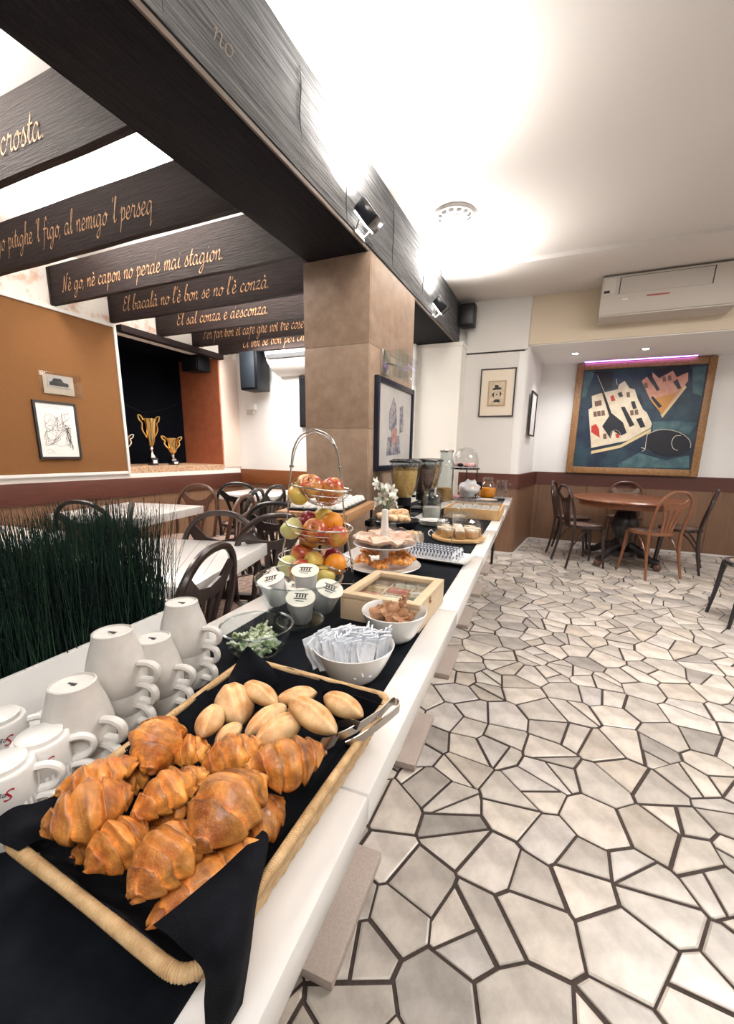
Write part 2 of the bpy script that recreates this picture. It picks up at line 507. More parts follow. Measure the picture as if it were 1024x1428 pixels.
for i, (sz, q, c) in enumerate(cells):
    t = random.choice(TINTS); k = random.uniform(.88, 1.1); t = tuple(min(1.2, v * k) for v in t)
    if i < 300:
        mb = MB(); tt = []
        finish_stone(mb, tt, [(v[0] - c[0], v[1] - c[1]) for v in q], t)
        if not mb.f: continue
        me = bpy.data.meshes.new('paving_stone'); me.from_pydata(mb.v, [], mb.f); me.materials.append(K['marble']); put_tint(me, tt)
        o = bpy.data.objects.new('paving_stone', me); C.objects.link(o); o.parent = floor; o.location = (c[0], c[1], 0)
    else:
        finish_stone(rest, rest_t, q, t)
me = bpy.data.meshes.new('paving_stones'); me.from_pydata(rest.v, [], rest.f); me.materials.append(K['marble']); put_tint(me, rest_t)
o = bpy.data.objects.new('paving_stones', me); C.objects.link(o); o.parent = floor; o['kind'] = 'stuff'

# ---- ceiling
ceil = MB().box(((XL + XR) / 2 - .45, (Y0 + 6.6) / 2, ZC + .05), (XR - XL + 1.1, 6.6 - Y0, .1)).build('ceiling', K['ceiling'])
struct(ceil)
sbox('ceiling_step', (-1.27, 4.32, ZC - .035), (XR, YB, ZC + .01), K['ceiling'], ceil)

# ---- left wall with the trophy niche
NY0, NY1, NZ0, NZ1, NX = 3.13, 4.56, .985, 2.40, -5.12
mb = MB()
for lo, hi in (((XL - .2, Y0, 0), (XL, NY0, ZC)), ((XL - .2, NY1, 0), (XL, YBL, ZC)), ((XL - .2, NY0, 0), (XL, NY1, NZ0)), ((XL - .2, NY0, NZ1), (XL, NY1, ZC))):
    mb.box([(a + b) / 2 for a, b in zip(lo, hi)], [b - a for a, b in zip(lo, hi)])
wl = struct(mb.build('wall_left', K['blotch']))
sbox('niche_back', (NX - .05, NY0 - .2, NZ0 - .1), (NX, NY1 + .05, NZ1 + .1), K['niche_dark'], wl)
sbox('niche_end', (NX, NY1 - .012, NZ0), (XL - .004, NY1 + .02, NZ1), K['niche_red'], wl)
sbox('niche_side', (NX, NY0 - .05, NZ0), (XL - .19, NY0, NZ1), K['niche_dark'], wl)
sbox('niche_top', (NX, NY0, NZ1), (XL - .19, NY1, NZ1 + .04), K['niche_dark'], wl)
sbox('niche_sill', (NX, NY0, NZ0 - .09), (XL + .012, NY1 - .012, NZ0 + .004), K['terrazzo'], wl)
sbox('niche_trim', (XL, NY1, .95), (XL + .012, YBL, 2.44), K['pinkish'], wl)
sbox('plaster_strip', (XL, Y0, .865), (XL + .016, YBL, .915), K['white_print'], wl)
# rail and panelling of the left room
r1 = struct(MB().box((XL + .016, (Y0 + YBL) / 2, .765), (.032, YBL - Y0, .20), .006).build('trim_1', K['rail']))
yy = Y0
while yy < YBL - .05:
    sbox('panel', (XL, yy + .003, .0), (XL + .014, min(yy + .747, YBL), .665), K['panel'], wl)
    yy += .75
# ---- back wall of the left room
wbl = sbox('wall_back_left', (XL - .2, YBL, 0), (-1.70, YBL + .25, ZC), K['white_wall'])
struct(MB().box(((XL - 1.75) / 2, YBL - .016, .815), (-1.75 - XL, .032, .21), .006).build('trim_2', K['rail_orange_lit']))
xx = XL
while xx < -1.8:
    sbox('panel', (xx + .003, YBL - .014, 0), (min(xx + .697, -1.72), YBL, .71), K['panel'], wbl); xx += .7
# ---- back wall of the main room, white pier under the end of the beam
wb = sbox('wall_back', (-1.75, YB, 0), (-.56, YB + .2, ZC), K['grey_wall'])
sbox('upper_band', (-1.16, YB - .03, 2.365), (-.47, YB, ZC), K['grey_wall'], wb)
sbox('painted_shadow_line', (-1.16, YB - .006, 2.352), (-.50, YB, 2.365), K['ink'], wb)  # dark strip standing in for the shadow line under the upper band
pier = sbox('wall_pier', (-1.735, 4.96, 0), (-1.165, YB, 2.44), K['pier'])
sbox('pier_cap', (-1.745, 4.945, 2.405), (-1.155, YB, 2.443), K['pier'], pier)
# ---- alcove: rounded corner, splayed side, far wall
corner = [(-.559, YB + .2), (-.559, YB)]
for k in range(7):
    a = R(-90 + 86 * k / 6); corner.append((-.51 + .06 * math.cos(a), YB + .06 + .06 * math.sin(a)))
side = corner + [(-.372, YF), (-.372, YF + .2), (-.559, YF + .2)]
ws = struct(MB().prism(side, 0, 2.42).build('wall_alcove_side', K['white_wall']))
wf = sbox('wall_far', (-.40, YF, 0), (XR, YF + .2, 2.6), K['white_wall'])
wr = sbox('wall_right', (XR, Y0, 0), (XR + .2, YF + .2, ZC), K['white_wall'])
bulk = sbox('wall_bulkhead', (-.47, YB, 2.41), (XR, YF + .2, ZC), K['beige'])
sbox('soffit', (-.46, YB + .015, 2.40), (XR, YF, 2.415), K['white_wall'], bulk)
# dado rail following back wall, rounded corner and far wall
def follow(z0, z1, off, name, m):
    path = [(-1.165, YB), (-.51, YB)]
    pts = [Vector((-1.165, YB - off)), Vector((-.52, YB - off))]
    for k in range(1, 7):
        a = R(-90 + 86 * k / 6); pts.append(Vector((-.51 + (.06 + off) * math.cos(a), YB + .06 + (.06 + off) * math.sin(a))))
    pts += [Vector((-.36 + off, YF - .10)), Vector((-.33 + off, YF - .03 - off * .5)), Vector((-.27 + off, YF - off)), Vector((XR, YF - off))]
    inner = [Vector((p.x - off * .9, p.y + off)) for p in pts]
    inner[-1] = Vector((XR, YF)); inner[0] = Vector((-1.165, YB)); inner[1] = Vector((-.55, YB))
    b = MB(); n = len(pts)
    V = []; Fc = []
    for p, q in zip(pts, inner):
        V += [(p.x, p.y, z0), (p.x, p.y, z1), (q.x, q.y, z1), (q.x, q.y, z0)]
    for i in range(n - 1):
        for k in range(4):
            l = (k + 1) % 4
            Fc.append((4 * i + k, 4 * i + l, 4 * i + 4 + l, 4 * i + 4 + k))
    Fc += [(3, 2, 1, 0), tuple(4 * (n - 1) + k for k in range(4))]
    return struct(b.add(V, Fc).build(name, m))
follow(.805, .978, .030, 'trim_3', K['rail'])
follow(0, .02, .034, 'baseboard_far', K['white_edge'])
follow(.0, .806, .016, 'trim_4', K['panel'])
xx = -.26
for wdt in (.62, .70, .70, .70, .70):
    sbox('panel', (xx + .004, YF - .026, .02), (xx + wdt - .004, YF - .0, .803), K['panel'], wf); xx += wdt

# ---- niche downlights over the painting
for i, (x, lab) in enumerate(((.02, 'small recessed downlight in alcove soffit, nearer the corner'), (.74, 'small recessed downlight in alcove soffit above the painting'))):
    t = thing('downlight', lab, 'downlight', (x, 5.75, 2.40), 0, 'alcove downlights')
    MB().ring([(.035, -.002), (.05, -.006), (.05, 0), (.035, 0), (.035, -.002)], 20).build('bezel', K['chrome'], t)
    MB().lathe([(.0, -.003), (.034, -.003), (.034, -.001)], 20).build('lens', mat('lamp_lens', (1, 1, 1), .4, emit=(1, .97, .93), estr=12), t)
    lamp('SPOT', 'downlight_beam', (x, 5.75, 2.385), 22, (1, .97, .95), (x, 6.0, 0), spot_size=R(120), spot_blend=.8, shadow_soft_size=.03)
# violet led strip tucked along the soffit above the painting
t = thing('led_strip', 'violet led strip along alcove soffit above the painting', 'led strip', (.75, YF - .09, 2.397))
MB().box((0, 0, 0), (1.2, .012, .005)).build('strip', mat('led_violet', (.8, .6, 1), .4, emit=(.45, .18, 1.0), estr=13), t)

# ================================================================== BEAM, BOARDS, PILLAR
bx0, bx1 = -1.715, -1.272
beam = thing('ceiling_beam', 'massive dark timber beam running above the buffet to the back wall', 'beam', (0, 0, 2.45))
def beam_skin():
    b = MB(); ny = 90
    prof = [(bx0, 0), (bx0, .25), (bx0, .49), (bx1, .49), (bx1, .36), (bx1, .25), (bx1, .13), (bx1, .012), (bx1 - .012, 0), ((bx0 + bx1) / 2, 0)]
    n = len(prof); V = []; Fc = []
    for j in range(ny + 1):
        y = Y0 + (YB - Y0) * j / ny
        for k, (x, z) in enumerate(prof):
            w_ = noise.noise(Vector((x * 4, y * 1.7, z * 9))) * .006 + noise.noise(Vector((x, y * .5, z * 30))) * .004
            V.append((x + (w_ if k in (4, 5, 6) else 0), y, z))
    for j in range(ny):
        for k in range(n):
            l = (k + 1) % n
            Fc.append((j * n + k, j * n + l, (j + 1) * n + l, (j + 1) * n + k))
    Fc += [tuple(range(n)), tuple(ny * n + k for k in range(n))[::-1]]
    return b.add(V, Fc)
beam_skin().build('timber', K['beam'], beam, sharp=60)
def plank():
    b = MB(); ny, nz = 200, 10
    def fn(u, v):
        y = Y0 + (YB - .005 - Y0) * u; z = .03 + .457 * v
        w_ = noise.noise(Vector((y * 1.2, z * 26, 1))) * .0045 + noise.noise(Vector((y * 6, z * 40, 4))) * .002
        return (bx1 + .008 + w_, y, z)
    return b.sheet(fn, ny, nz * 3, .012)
plank().build('side_plank', K['beam_side_lit'], beam, sharp=70)
MB().box((bx1 + .004, (Y0 + YB) / 2, .014), (.012, YB - Y0, .022), .003).build('edge_strip', wood_mat('beam_edge', (.10, .075, .06), (.17, .13, .10), .6, (12, 1, 12), 6, .3), beam)
for (y, z, h) in ((1.15, .25, .4), (1.9, .3, .3), (2.35, .2, .34), (3.05, .26, .4), (3.75, .25, .3), (4.5, .24, .38)):
    pts = [(bx1 + .017, y + .008 * math.sin(k * .9 + y), z - h / 2 + h * k / 9) for k in range(10)]
    MB().tube(pts, [.0008 + .0018 * math.sin(math.pi * k / 9) for k in range(10)], 5).build('crack', K['ink'], beam)

# ---- pen-stroke lettering
GL = {
 'a': ([[(.72, .82), (.45, 1), (.12, .62), (.14, .12), (.42, 0), (.72, .5), (.8, .98)], [(.8, .98), (.74, .2), (.92, 0), (1.1, .22)]], 1.1),
 'b': ([[(.05, .3), (.3, 1.3), (.48, 2.05), (.26, 2.0), (.16, .7), (.3, .02), (.68, .2), (.7, .8), (.4, .88)], [(.7, .8), (.95, .75)]], .95),
 'c': ([[(.66, .78), (.5, 1), (.16, .7), (.15, .2), (.45, 0), (.82, .3)]], .82),
 'd': ([[(.72, .82), (.45, 1), (.12, .62), (.14, .12), (.42, 0), (.72, .5), (.86, 1.4), (.92, 2.0)], [(.92, 2.0), (.74, .25), (.9, 0), (1.1, .22)]], 1.1),
 'e': ([[(.08, .4), (.56, .6), (.58, .92), (.34, 1), (.12, .6), (.2, .1), (.5, 0), (.84, .3)]], .82),
 'f': ([[(.8, 1.75), (.62, 2.08), (.44, 1.5), (.32, .3), (.22, -.6), (.02, -.95)], [(.08, 1), (.78, 1.02)]], .8),
 'g': ([[(.72, .82), (.45, 1), (.12, .62), (.14, .12), (.42, 0), (.72, .5), (.8, .98)], [(.8, .98), (.72, -.4), (.42, -1), (.14, -.75), (.5, -.3), (1.08, .15)]], 1.08),
 'h': ([[(.04, .2), (.32, 1.4), (.5, 2.05), (.3, 1.95), (.18, 0)], [(.2, .5), (.5, 1), (.72, .85), (.66, .15), (.84, 0), (1.0, .2)]], 1.0),
 'i': ([[(.05, .4), (.24, 1), (.2, .2), (.38, 0), (.58, .25)], [(.3, 1.45), (.36, 1.52)]], .56),
 'l': ([[(.02, .3), (.36, 1.4), (.44, 2.05), (.24, 1.9), (.2, .25), (.36, 0), (.58, .25)]], .56),
 'm': ([[(.02, .6), (.2, 1), (.16, 0)], [(.18, .5), (.46, 1), (.6, .8), (.54, 0)], [(.56, .5), (.86, 1), (1.02, .8), (.96, .15), (1.12, 0), (1.3, .22)]], 1.3),
 'n': ([[(.02, .6), (.2, 1), (.16, 0)], [(.18, .5), (.5, 1), (.68, .8), (.62, .15), (.78, 0), (.96, .22)]], .96),
 'o': ([[(.5, 1), (.14, .65), (.16, .12), (.44, 0), (.7, .35), (.68, .85), (.48, 1), (.6, .8), (.95, .8)]], .9),
 'p': ([[(.02, .6), (.26, 1.1), (.2, -.3), (.12, -1)], [(.2, .5), (.5, 1), (.72, .8), (.66, .2), (.42, 0), (.24, .15)], [(.62, .1), (.92, .25)]], .92),
 'q': ([[(.72, .82), (.45, 1), (.12, .62), (.14, .12), (.42, 0), (.72, .5), (.8, .98)], [(.8, .98), (.76, -.4), (.7, -1), (.95, -.6)]], 1.0),
 'r': ([[(.04, .4), (.24, 1.1), (.34, .9), (.62, .9), (.54, .25), (.7, 0), (.86, .22)]], .84),
 's': ([[(.04, .2), (.4, 1.05), (.44, .8), (.62, .4), (.46, 0), (.12, .08)], [(.5, .03), (.8, .25)]], .78),
 't': ([[(.05, .3), (.42, 1.7), (.24, .3), (.38, 0), (.62, .25)], [(.08, 1.08), (.66, 1.1)]], .6),
 'u': ([[(.04, .6), (.18, 1), (.14, .2), (.34, 0), (.62, .4), (.72, 1)], [(.72, 1), (.66, .2), (.82, 0), (1, .22)]], 1.0),
 'v': ([[(.04, .6), (.22, 1), (.24, .1), (.46, .05), (.68, .95), (.6, 1.02), (.9, .85)]], .86),
 'z': ([[(.06, .85), (.3, 1), (.6, .95), (.1, .05), (.4, .12), (.72, 0), (.86, .2)]], .84),
 'N': ([[(.0, .1), (.2, 0), (.42, 1.9)], [(.42, 1.9), (.78, .05)], [(.78, .05), (1.05, 1.95), (1.3, 2.05)]], 1.3),
 'E': ([[(.92, 1.7), (.66, 2.02), (.3, 1.8), (.34, 1.25), (.68, 1.1)], [(.68, 1.1), (.2, .9), (.12, .3), (.46, 0), (.95, .35)]], 1.05),
 'P': ([[(.5, 1.95), (.38, .8), (.2, .05), (.0, .15)], [(.1, 1.6), (.5, 2.05), (.95, 1.9), (.95, 1.3), (.45, 1.0)]], 1.05),
 "'": ([[(.28, 2.1), (.2, 1.7)]], .35), ',': ([[(.12, .1), (.02, -.3)]], .35), '.': ([[(.08, .0), (.2, .12)], [(.14, .0), (.16, .12)]], .35), '-': ([[(.05, .5), (.5, .55)]], .6), ' ': ([], .62),
}
for k_, b_, m_ in (('è', 'e', [(.3, 1.6), (.5, 1.3)]), ('à', 'a', [(.4, 1.6), (.6, 1.3)])):
    GL[k_] = (GL[b_][0] + [m_], GL[b_][1])
def text_width(s): return sum(GL[c][1] for c in s)
def lettering(s, x0, x1, zb0, y, name, m, parent, h=.06, slope=0, th=.0012):
    """strokes on a face looking towards -Y; x0..x1 the extent, h the height of a small letter"""
    b = MB(); k = (x1 - x0) / text_width(s); cur = 0
    nib = Vector((.048, .062))
    for c in s:
        for st in GL[c][0]:
            pts = smooth_path([(p[0], p[1], 0) for p in st], 4)
            V = []; Fc = []
            for i, p in enumerate(pts):
                t = (pts[min(i + 1, len(pts) - 1)] - pts[max(i - 1, 0)])
                t2 = Vector((t.x, t.y)); t2 = t2.normalized() if t2.length > 1e-9 else Vector((1, 0))
                nn = Vector((-t2.y, t2.x)); w2 = nn * max(.026, abs(nn.dot(nib)))
                for sg in (1, -1):
                    gx = p.x + w2.x * sg; gy = p.y + w2.y * sg
                    sx = gx + .22 * gy
                    X = x0 + (cur + sx) * k
                    V.append((X, y - th, zb0 + gy * h + slope * (X - x0)))
            for i in range(len(pts) - 1):
                Fc.append((2 * i, 2 * i + 1, 2 * i + 3, 2 * i + 2))
            b.add(V, Fc)
        cur += GL[c][1]
    me = bpy.data.meshes.new(name); me.from_pydata(b.v, [], b.f); me.materials.append(m)
    o = bpy.data.objects.new(name, me); C.objects.link(o); o.parent = parent
    return o

fl_ = lettering('no', 0, .10, 0, 0, 'faded_lettering', K['faded'], beam, h=.045, th=.0)
_a = at_x(296, 52, bx1 + .02)
fl_.rotation_euler = (0, 0, R(90)); fl_.location = (bx1 + .022, _a.y, _a.z - 2.45)
JT = .04
boards = [
 (1.365, 'crosta.', (2, 218), (64, 191), 'dark ceiling board lettered crosta, nearest the camera'),
 (1.970, "igo pitighe 'l figo, al nemigo 'l perseq", (-6, 352), (214, 297), 'dark ceiling board lettered nemigo, second from the camera'),
 (2.540, 'Nè go, nè capon no perde mai stagion.', (88, 407), (312, 361), 'dark ceiling board lettered capon and stagion'),
 (3.085, "El bacalà no l'è bon se no l'è conzà.", (172, 434), (376, 401), 'dark ceiling board lettered bacalà'),
 (3.630, 'El sal conza e desconza.', (247, 454), (375, 437), 'dark ceiling board lettered sal and desconza'),
 (4.130, 'Per far bon el cafè ghe vol tre cose', (284, 473), (424, 457), 'dark ceiling board lettered cafè'),
 (4.570, 'El vin se bon per chi', (339, 485), (428, 474), 'dark ceiling board lettered vin, before the last board'),
 (4.850, 'vin fa', (384, 494), (424, 490), 'last dark ceiling board, against the back wall of the left room'),
]
for (y, s, p0, p1, lab) in boards:
    xa = XL if y < YBL - .1 else -3.9
    zt = .312 if y < 4.7 else .25
    t = thing('ceiling_board', lab, 'beam', (0, y, 2.45), 0, 'lettered boards under the ceiling')
    b = MB(); nx = 40; V = []; Fc = []
    for i in range(nx + 1):
        x = xa + .003 + (bx0 - xa - .003) * i / nx
        for (yy, zz) in ((0, 0), (0, zt * .5), (0, zt), (JT, zt), (JT, 0)):
            V.append((x, yy + (noise.noise(Vector((x * 3, y * 9, zz * 8))) * .003 if yy == 0 and 0 < zz < zt else 0), zz + noise.noise(Vector((x * 2.2, y * 5, zz * 3 + yy))) * .004))
    for i in range(nx):
        for k in range(5):
            l = (k + 1) % 5; Fc.append((5 * i + k, 5 * i + l, 5 * i + 5 + l, 5 * i + 5 + k))
    Fc += [(4, 3, 2, 1, 0), tuple(5 * nx + k for k in range(5))]
    b.add(V, Fc).build('plank', K['joist'], t, sharp=50)
    A = at_y(*p0, y); B = at_y(*p1, y)
    lettering(s, A.x, B.x, A.z - 2.45, 0, 'lettering', K['letter'], t, h=.062, slope=(B.z - A.z) / (B.x - A.x), th=.005)
    if y < 4.0 and y > 2.3:
        MB().box((XL + .02, .02, .155), (.03, .05, .30)).build('end_block', K['joist'], t)
# ledger along the left wall above the niche
t = thing('ledger_beam', 'dark ledger beam along the left wall above the trophy niche', 'beam', (XL + .05, 3.85, 2.375))
MB().box((0, 0, .034), (.09, 1.43, .066), .006).build('timber', K['joist'], t)

# ---- stone-clad pillar
PX0, PX1, PY0, PY1 = -1.752, -1.243, 2.648, 3.528
pil = thing('stone_pillar', 'square pillar clad in beige stone tiles carrying the beam', 'pillar', ((PX0 + PX1) / 2, (PY0 + PY1) / 2, 0))
cx, cy = (PX0 + PX1) / 2, (PY0 + PY1) / 2
MB().box((0, 0, 1.2245), (PX1 - PX0 - .024, PY1 - PY0 - .024, 2.449)).build('core', K['joint'], pil)
rows = [0, .267, .814, 1.361, 1.908, 2.449]
hx, hy = (PX1 - PX0) / 2, (PY1 - PY0) / 2
for z0, z1 in zip(rows[:-1], rows[1:]):
    g = .0012
    for sgn in (-1, 1):
        MB().box((0, sgn * (hy - .007), (z0 + z1) / 2), (2 * hx - .004, .014, z1 - z0 - 2 * g), .0015).build('tile', K['tile'], pil)
        MB().box((sgn * (hx - .007), 0, (z0 + z1) / 2), (.014, 2 * hy - .031, z1 - z0 - 2 * g), .0015).build('tile', K['tile'], pil)

# ---- black floodlights standing on the edge of the beam
for i, (y, lab) in enumerate(((2.52, 'black floodlight on the big beam just above the pillar'), (4.12, 'black floodlight on the big beam at its far end'))):
    t = thing('floodlight', lab, 'floodlight', (bx1 + .012, y, 2.478), 0, 'floodlights on the beam')
    Mx = Matrix.Translation((.075, -.02, .085)) @ Matrix.Rotation(R(-38), 4, 'Y') @ Matrix.Rotation(R(14), 4, 'X')
    MB().box((0, 0, 0), (.085, .175, .13), .014, Mx).build('housing', K['black_gloss'], t)
    MB().box((-.046, 0, 0), (.008, .15, .105), .003, Mx).build('lens', mat('flood_lens', (.9, .9, .88), .2, emit=(1, .96, .9), estr=6), t)
    MB().tube(smooth_path([(.0, -.06, .0), (.03, -.075, .03), (.07, -.09, .08)], 4), .007, 6).tube(smooth_path([(.0, .04, .0), (.03, .055, .03), (.07, .07, .08)], 4), .007, 6).box((.004, -.01, .004), (.012, .13, .03), .002).build('bracket', K['chrome'], t)
# ---- black wall speakers
t = thing('loudspeaker', 'black wall loudspeaker at the far end of the beam under the ceiling', 'loudspeaker', (-1.14, YB - .03, 2.62))
MB().box((0, -.10, .115), (.17, .14, .24), .022).build('cabinet', K['black'], t)
MB().box((0, -.174, .115), (.14, .008, .20), .003).build('grille', K['black_metal'], t)
MB().box((0.0, -.03, .115), (.05, .06, .05)).build('bracket', K['black_metal'], t)
t = thing('loudspeaker', 'tall black loudspeaker hanging on the white wall of the left room', 'loudspeaker', (-3.90, YBL, 1.98))
MB().box((0, -.20, .25), (.28, .26, .50), .01).build('cabinet', K['black'], t)
MB().box((-.02, -.334, .25), (.23, .012, .45), .004).build('grille', mat('speaker_cloth', (.022, .030, .040), .6), t)
MB().tube([(0, -.08, .3), (0, -.0, .3)], .02, 8).build('bracket', K['black_metal'], t)
t = thing('loudspeaker', 'small black loudspeaker inside the trophy niche', 'loudspeaker', (-4.60, 4.36, NZ1 - .20))
MB().box((0, 0, .10), (.30, .20, .19), .008).build('cabinet', K['black'], t)
MB().box((.0, -.104, .10), (.26, .008, .16), .003).build('grille', K['black_metal'], t)
# ---- ceiling rose
c = at_z(634, 301, ZC)
t = thing('ceiling_rose', 'round white moulded ceiling rose in the main room', 'ceiling rose', (c.x, c.y, ZC))
MB().lathe([(.0, -.02), (.04, -.022), (.06, -.012), (.09, -.02), (.12, -.010), (.15, -.014), (.17, -.002), (.17, 0)], 28).build('disc', K['white_wall'], t)
for k in range(12):
    a = k * math.pi / 6
    MB().ball((.105 * math.cos(a), .105 * math.sin(a), -.014), (.022, .012, .010), 8, 5, None).build('leaf_moulding', K['white_wall'], t)

# ================================================================== FURNITURE
def back_y(z):
    return -.178 - .085 * max(0, (z - .46) / .42) ** 1.1
def make_chair(m, label, group):
    t = thing('bentwood_chair', label, 'chair', (0, 0, 0), 0, group)
    # seat ring and inset pad
    pr = []
    for k in range(28):
        a = 2 * math.pi * k / 28
        pr.append((.205 * math.cos(a) * (1 + .05 * math.sin(a)), .20 * math.sin(a) + .0))
    b = MB()
    n = len(pr)
    prof = [(1.0, .436), (1.03, .446), (1.0, .464), (.86, .467), (.84, .462)]
    V = []; Fc = []
    for (s_, z) in prof:
        V += [(p[0] * s_, p[1] * s_, z) for p in pr]
    for i in range(len(prof) - 1):
        for k in range(n):
            l = (k + 1) % n; Fc.append((i * n + k, i * n + l, (i + 1) * n + l, (i + 1) * n + k))
    Fc.append(tuple(range(n - 1, -1, -1)))
    b.add(V, Fc); seat = b.build('seat', m, t, sharp=50)
    MB().prism([(p[0] * .85, p[1] * .85) for p in pr], .45, .4635).build('seat_pad', K['seat_pad'], seat)
    # bent back frame (rear legs run up into the hoop)
    half = [(-.183, -.172, .44), (-.192, back_y(.56) + .004, .56), (-.196, back_y(.68), .68), (-.172, back_y(.79), .79), (-.10, back_y(.865), .865), (0, back_y(.885), .885)]
    hoop = half + [(-x, y, z) for x, y, z in half[:-1][::-1]]
    MB().tube(smooth_path(hoop, 5), .0145, 8).build('back_frame', m, t)
    for sg in (-1, 1):
        MB().tube(smooth_path([(sg * .183, -.172, .45), (sg * .188, -.185, .25), (sg * .205, -.235, 0)], 4), [.0155] * 5 + [.0145, .0135, .0125, .012], 8).build('leg', m, t)
        MB().tube(smooth_path([(sg * .145, .15, .44), (sg * .155, .165, .22), (sg * .172, .19, 0)], 4), [.018] * 4 + [.016, .015, .0135, .0125, .012], 8).build('leg', m, t)
        # bentwood braces under the seat
        MB().tube(smooth_path([(sg * .156, .166, .24), (sg * .14, .15, .34), (sg * .075, .165, .425)], 4), .008, 6).build('brace', m, t)
        MB().tube(smooth_path([(sg * .187, -.182, .24), (sg * .18, -.10, .36), (sg * .165, -.02, .428)], 4), .008, 6).build('brace', m, t)
    # slotted splat
    def flat(poly, th=.011):
        n = len(poly)
        V = [(x, back_y(z) - th / 2, z) for x, z in poly] + [(x, back_y(z) + th / 2, z) for x, z in poly]
        Fc = [tuple(range(n)), tuple(range(2 * n - 1, n - 1, -1))] + [(i, n + i, n + (i + 1) % n, (i + 1) % n) for i in range(n)]
        return V, Fc
    b = MB()
    for xb, xt in ((-.05, -.105), (-.018, -.036), (.018, .036), (.05, .105)):
        n = 6; L = []; Rr = []
        for k in range(n + 1):
            f = k / n; z = .455 + (.735 - .455) * f
            xm = xb + (xt - xb) * f ** 1.5; wd = .0125 + .004 * abs(f - .5) * 2
            L.append((xm - wd, z)); Rr.append((xm + wd, z))
        for k in range(n):
            b.add(*flat([L[k], Rr[k], Rr[k + 1], L[k + 1]]))
    lo = [(-.135, .745), (-.115, .715), (-.06, .705), (0, .705), (.06, .705), (.115, .715), (.135, .745)]
    hi = [(-.178, .80), (-.13, .815), (-.075, .765), (0, .748), (.075, .765), (.13, .815), (.178, .80)]
    for k in range(6):
        b.add(*flat([lo[k], lo[k + 1], hi[k + 1], hi[k]]))
    b.add(*flat([(-.068, .45), (.068, .45), (.064, .475), (-.064, .475)]))
    b.build('splat', m, t)
    return t
protos = {}
def chair(kind, x, y, fx, fy, label, group):
    rz = math.atan2(-fx, fy)
    if kind not in protos:
        protos[kind] = make_chair(K[kind], label, group)
        t = protos[kind]; t.location = (x, y, 0); t.rotation_euler = (0, 0, rz)
        t['label'] = label; t['group'] = group
        return t
    return dup(protos[kind], (x, y, 0), rz, label, group)
G1 = 'chairs around the round table'; G2 = 'chairs of the left room'
chair('chair_dark', .30, 5.06, .93, .37, 'dark brown bentwood chair left of the round table, slotted back to camera', G1)
chair('chair_dark', .20, 5.66, 1, -.15, 'dark brown bentwood chair half hidden behind the left chair at the round table', G1)
chair('chair_mid', .80, 6.02, -.05, -1, 'brown bentwood chair behind the round table, under the painting', G1)
chair('chair_brown', .93, 4.99, -.55, .83, 'light brown bentwood chair in front of the round table', G1)
chair('chair_dark', 1.27, 5.40, -.966, .26, 'dark brown bentwood chair seen edge-on right of the round table', G1)
chair('chair_black', 1.40, 3.76, -.99, -.12, 'black bentwood chair cut off by the right picture edge', 'lone chair')
# round pedestal table
rt = thing('round_table', 'round reddish wooden pedestal table below the painting', 'table', (.74, 5.38, 0))
MB().lathe([(.0, .722), (.55, .722), (.575, .73), (.582, .742), (.575, .755), (.55, .76), (0, .76)], 48).build('tabletop', K['table_wood'], rt)
MB().ring([(.50, .665), (.50, .724), (.47, .724), (.47, .665), (.50, .665)], 40).build('apron', K['table_wood'], rt)
MB().lathe([(0, .10), (.16, .10), (.17, .16), (.10, .22), (.085, .30), (.13, .38), (.15, .46), (.12, .54), (.10, .60), (.17, .66), (.22, .69), (.22, .722), (0, .722)], 24).build('pedestal', K['chair_black'], rt)
for k in range(4):
    a = math.pi / 4 + k * math.pi / 2 + .12
    ca, sa = math.cos(a), math.sin(a)
    lg = MB().tube(smooth_path([(.10 * ca, .10 * sa, .20), (.22 * ca, .22 * sa, .17), (.33 * ca, .33 * sa, .10), (.42 * ca, .42 * sa, .085)], 5), [.062, .06, .056, .052, .048, .045, .042, .040, .038, .036, .036, .036, .038, .040, .042, .042], 10, flat=.7).build('leg', K['chair_black'], rt)
    MB().ball((.41 * ca, .41 * sa, .042), (.042, .042, .042), 12, 8).build('ball_foot', K['chair_mid'], lg)

# square white tables of the left room
def square_table(x, y, rz, label, s=.70, ztop=.75, group='white tables of the left room'):
    t = thing('cafe_table', label, 'table', (x, y, 0), rz, group)
    MB().box((0, 0, ztop - .03), (s, s, .06), .006).build('tabletop', K['white_gloss'], t)
    MB().lathe([(.032, .03), (.032, ztop - .06)], 16).build('column', K['black_metal'], t)
    MB().box((0, 0, .014), (.42, .42, .028), .008).build('base', K['black_metal'], t)
    return t
square_table(-1.52, 1.16, R(18), 'white square table nearest the buffet in the left room')
square_table(-2.88, 2.04, R(13), 'white square table behind the tall grass, below the pinboard')
square_table(-2.72, .92, R(8), 'white square table seen through the grass at the left picture edge')
square_table(-2.95, 3.62, R(6), 'white square table at the back near the trophy niche')
chair('chair_dark', -1.26, .90, -.95, -.31, 'dark walnut bentwood chair between grass and buffet, the nearest one', G2)
chair('chair_dark', -1.465, 1.315, .31, -.95, 'dark bentwood chair on the far side of the nearest white table', G2)
chair('chair_dark', -1.50, 1.76, -.88, .47, 'dark bentwood chair with mottled seat behind the fruit stand', G2)
chair('chair_mid', -2.25, 2.18, -.95, -.31, 'reddish brown bentwood chair in the dark cluster of chairs', G2)
chair('chair_black', -2.48, 2.58, -.95, -.31, 'black bentwood chair in the cluster, next to the reddish brown chair', G2)
chair('chair_black', -2.96, 3.28, -.55, .83, 'black bentwood chair at the back left of the cluster', G2)
chair('chair_black', -2.60, 3.02, -.95, -.1, 'black bentwood chair at the back right of the cluster', G2)
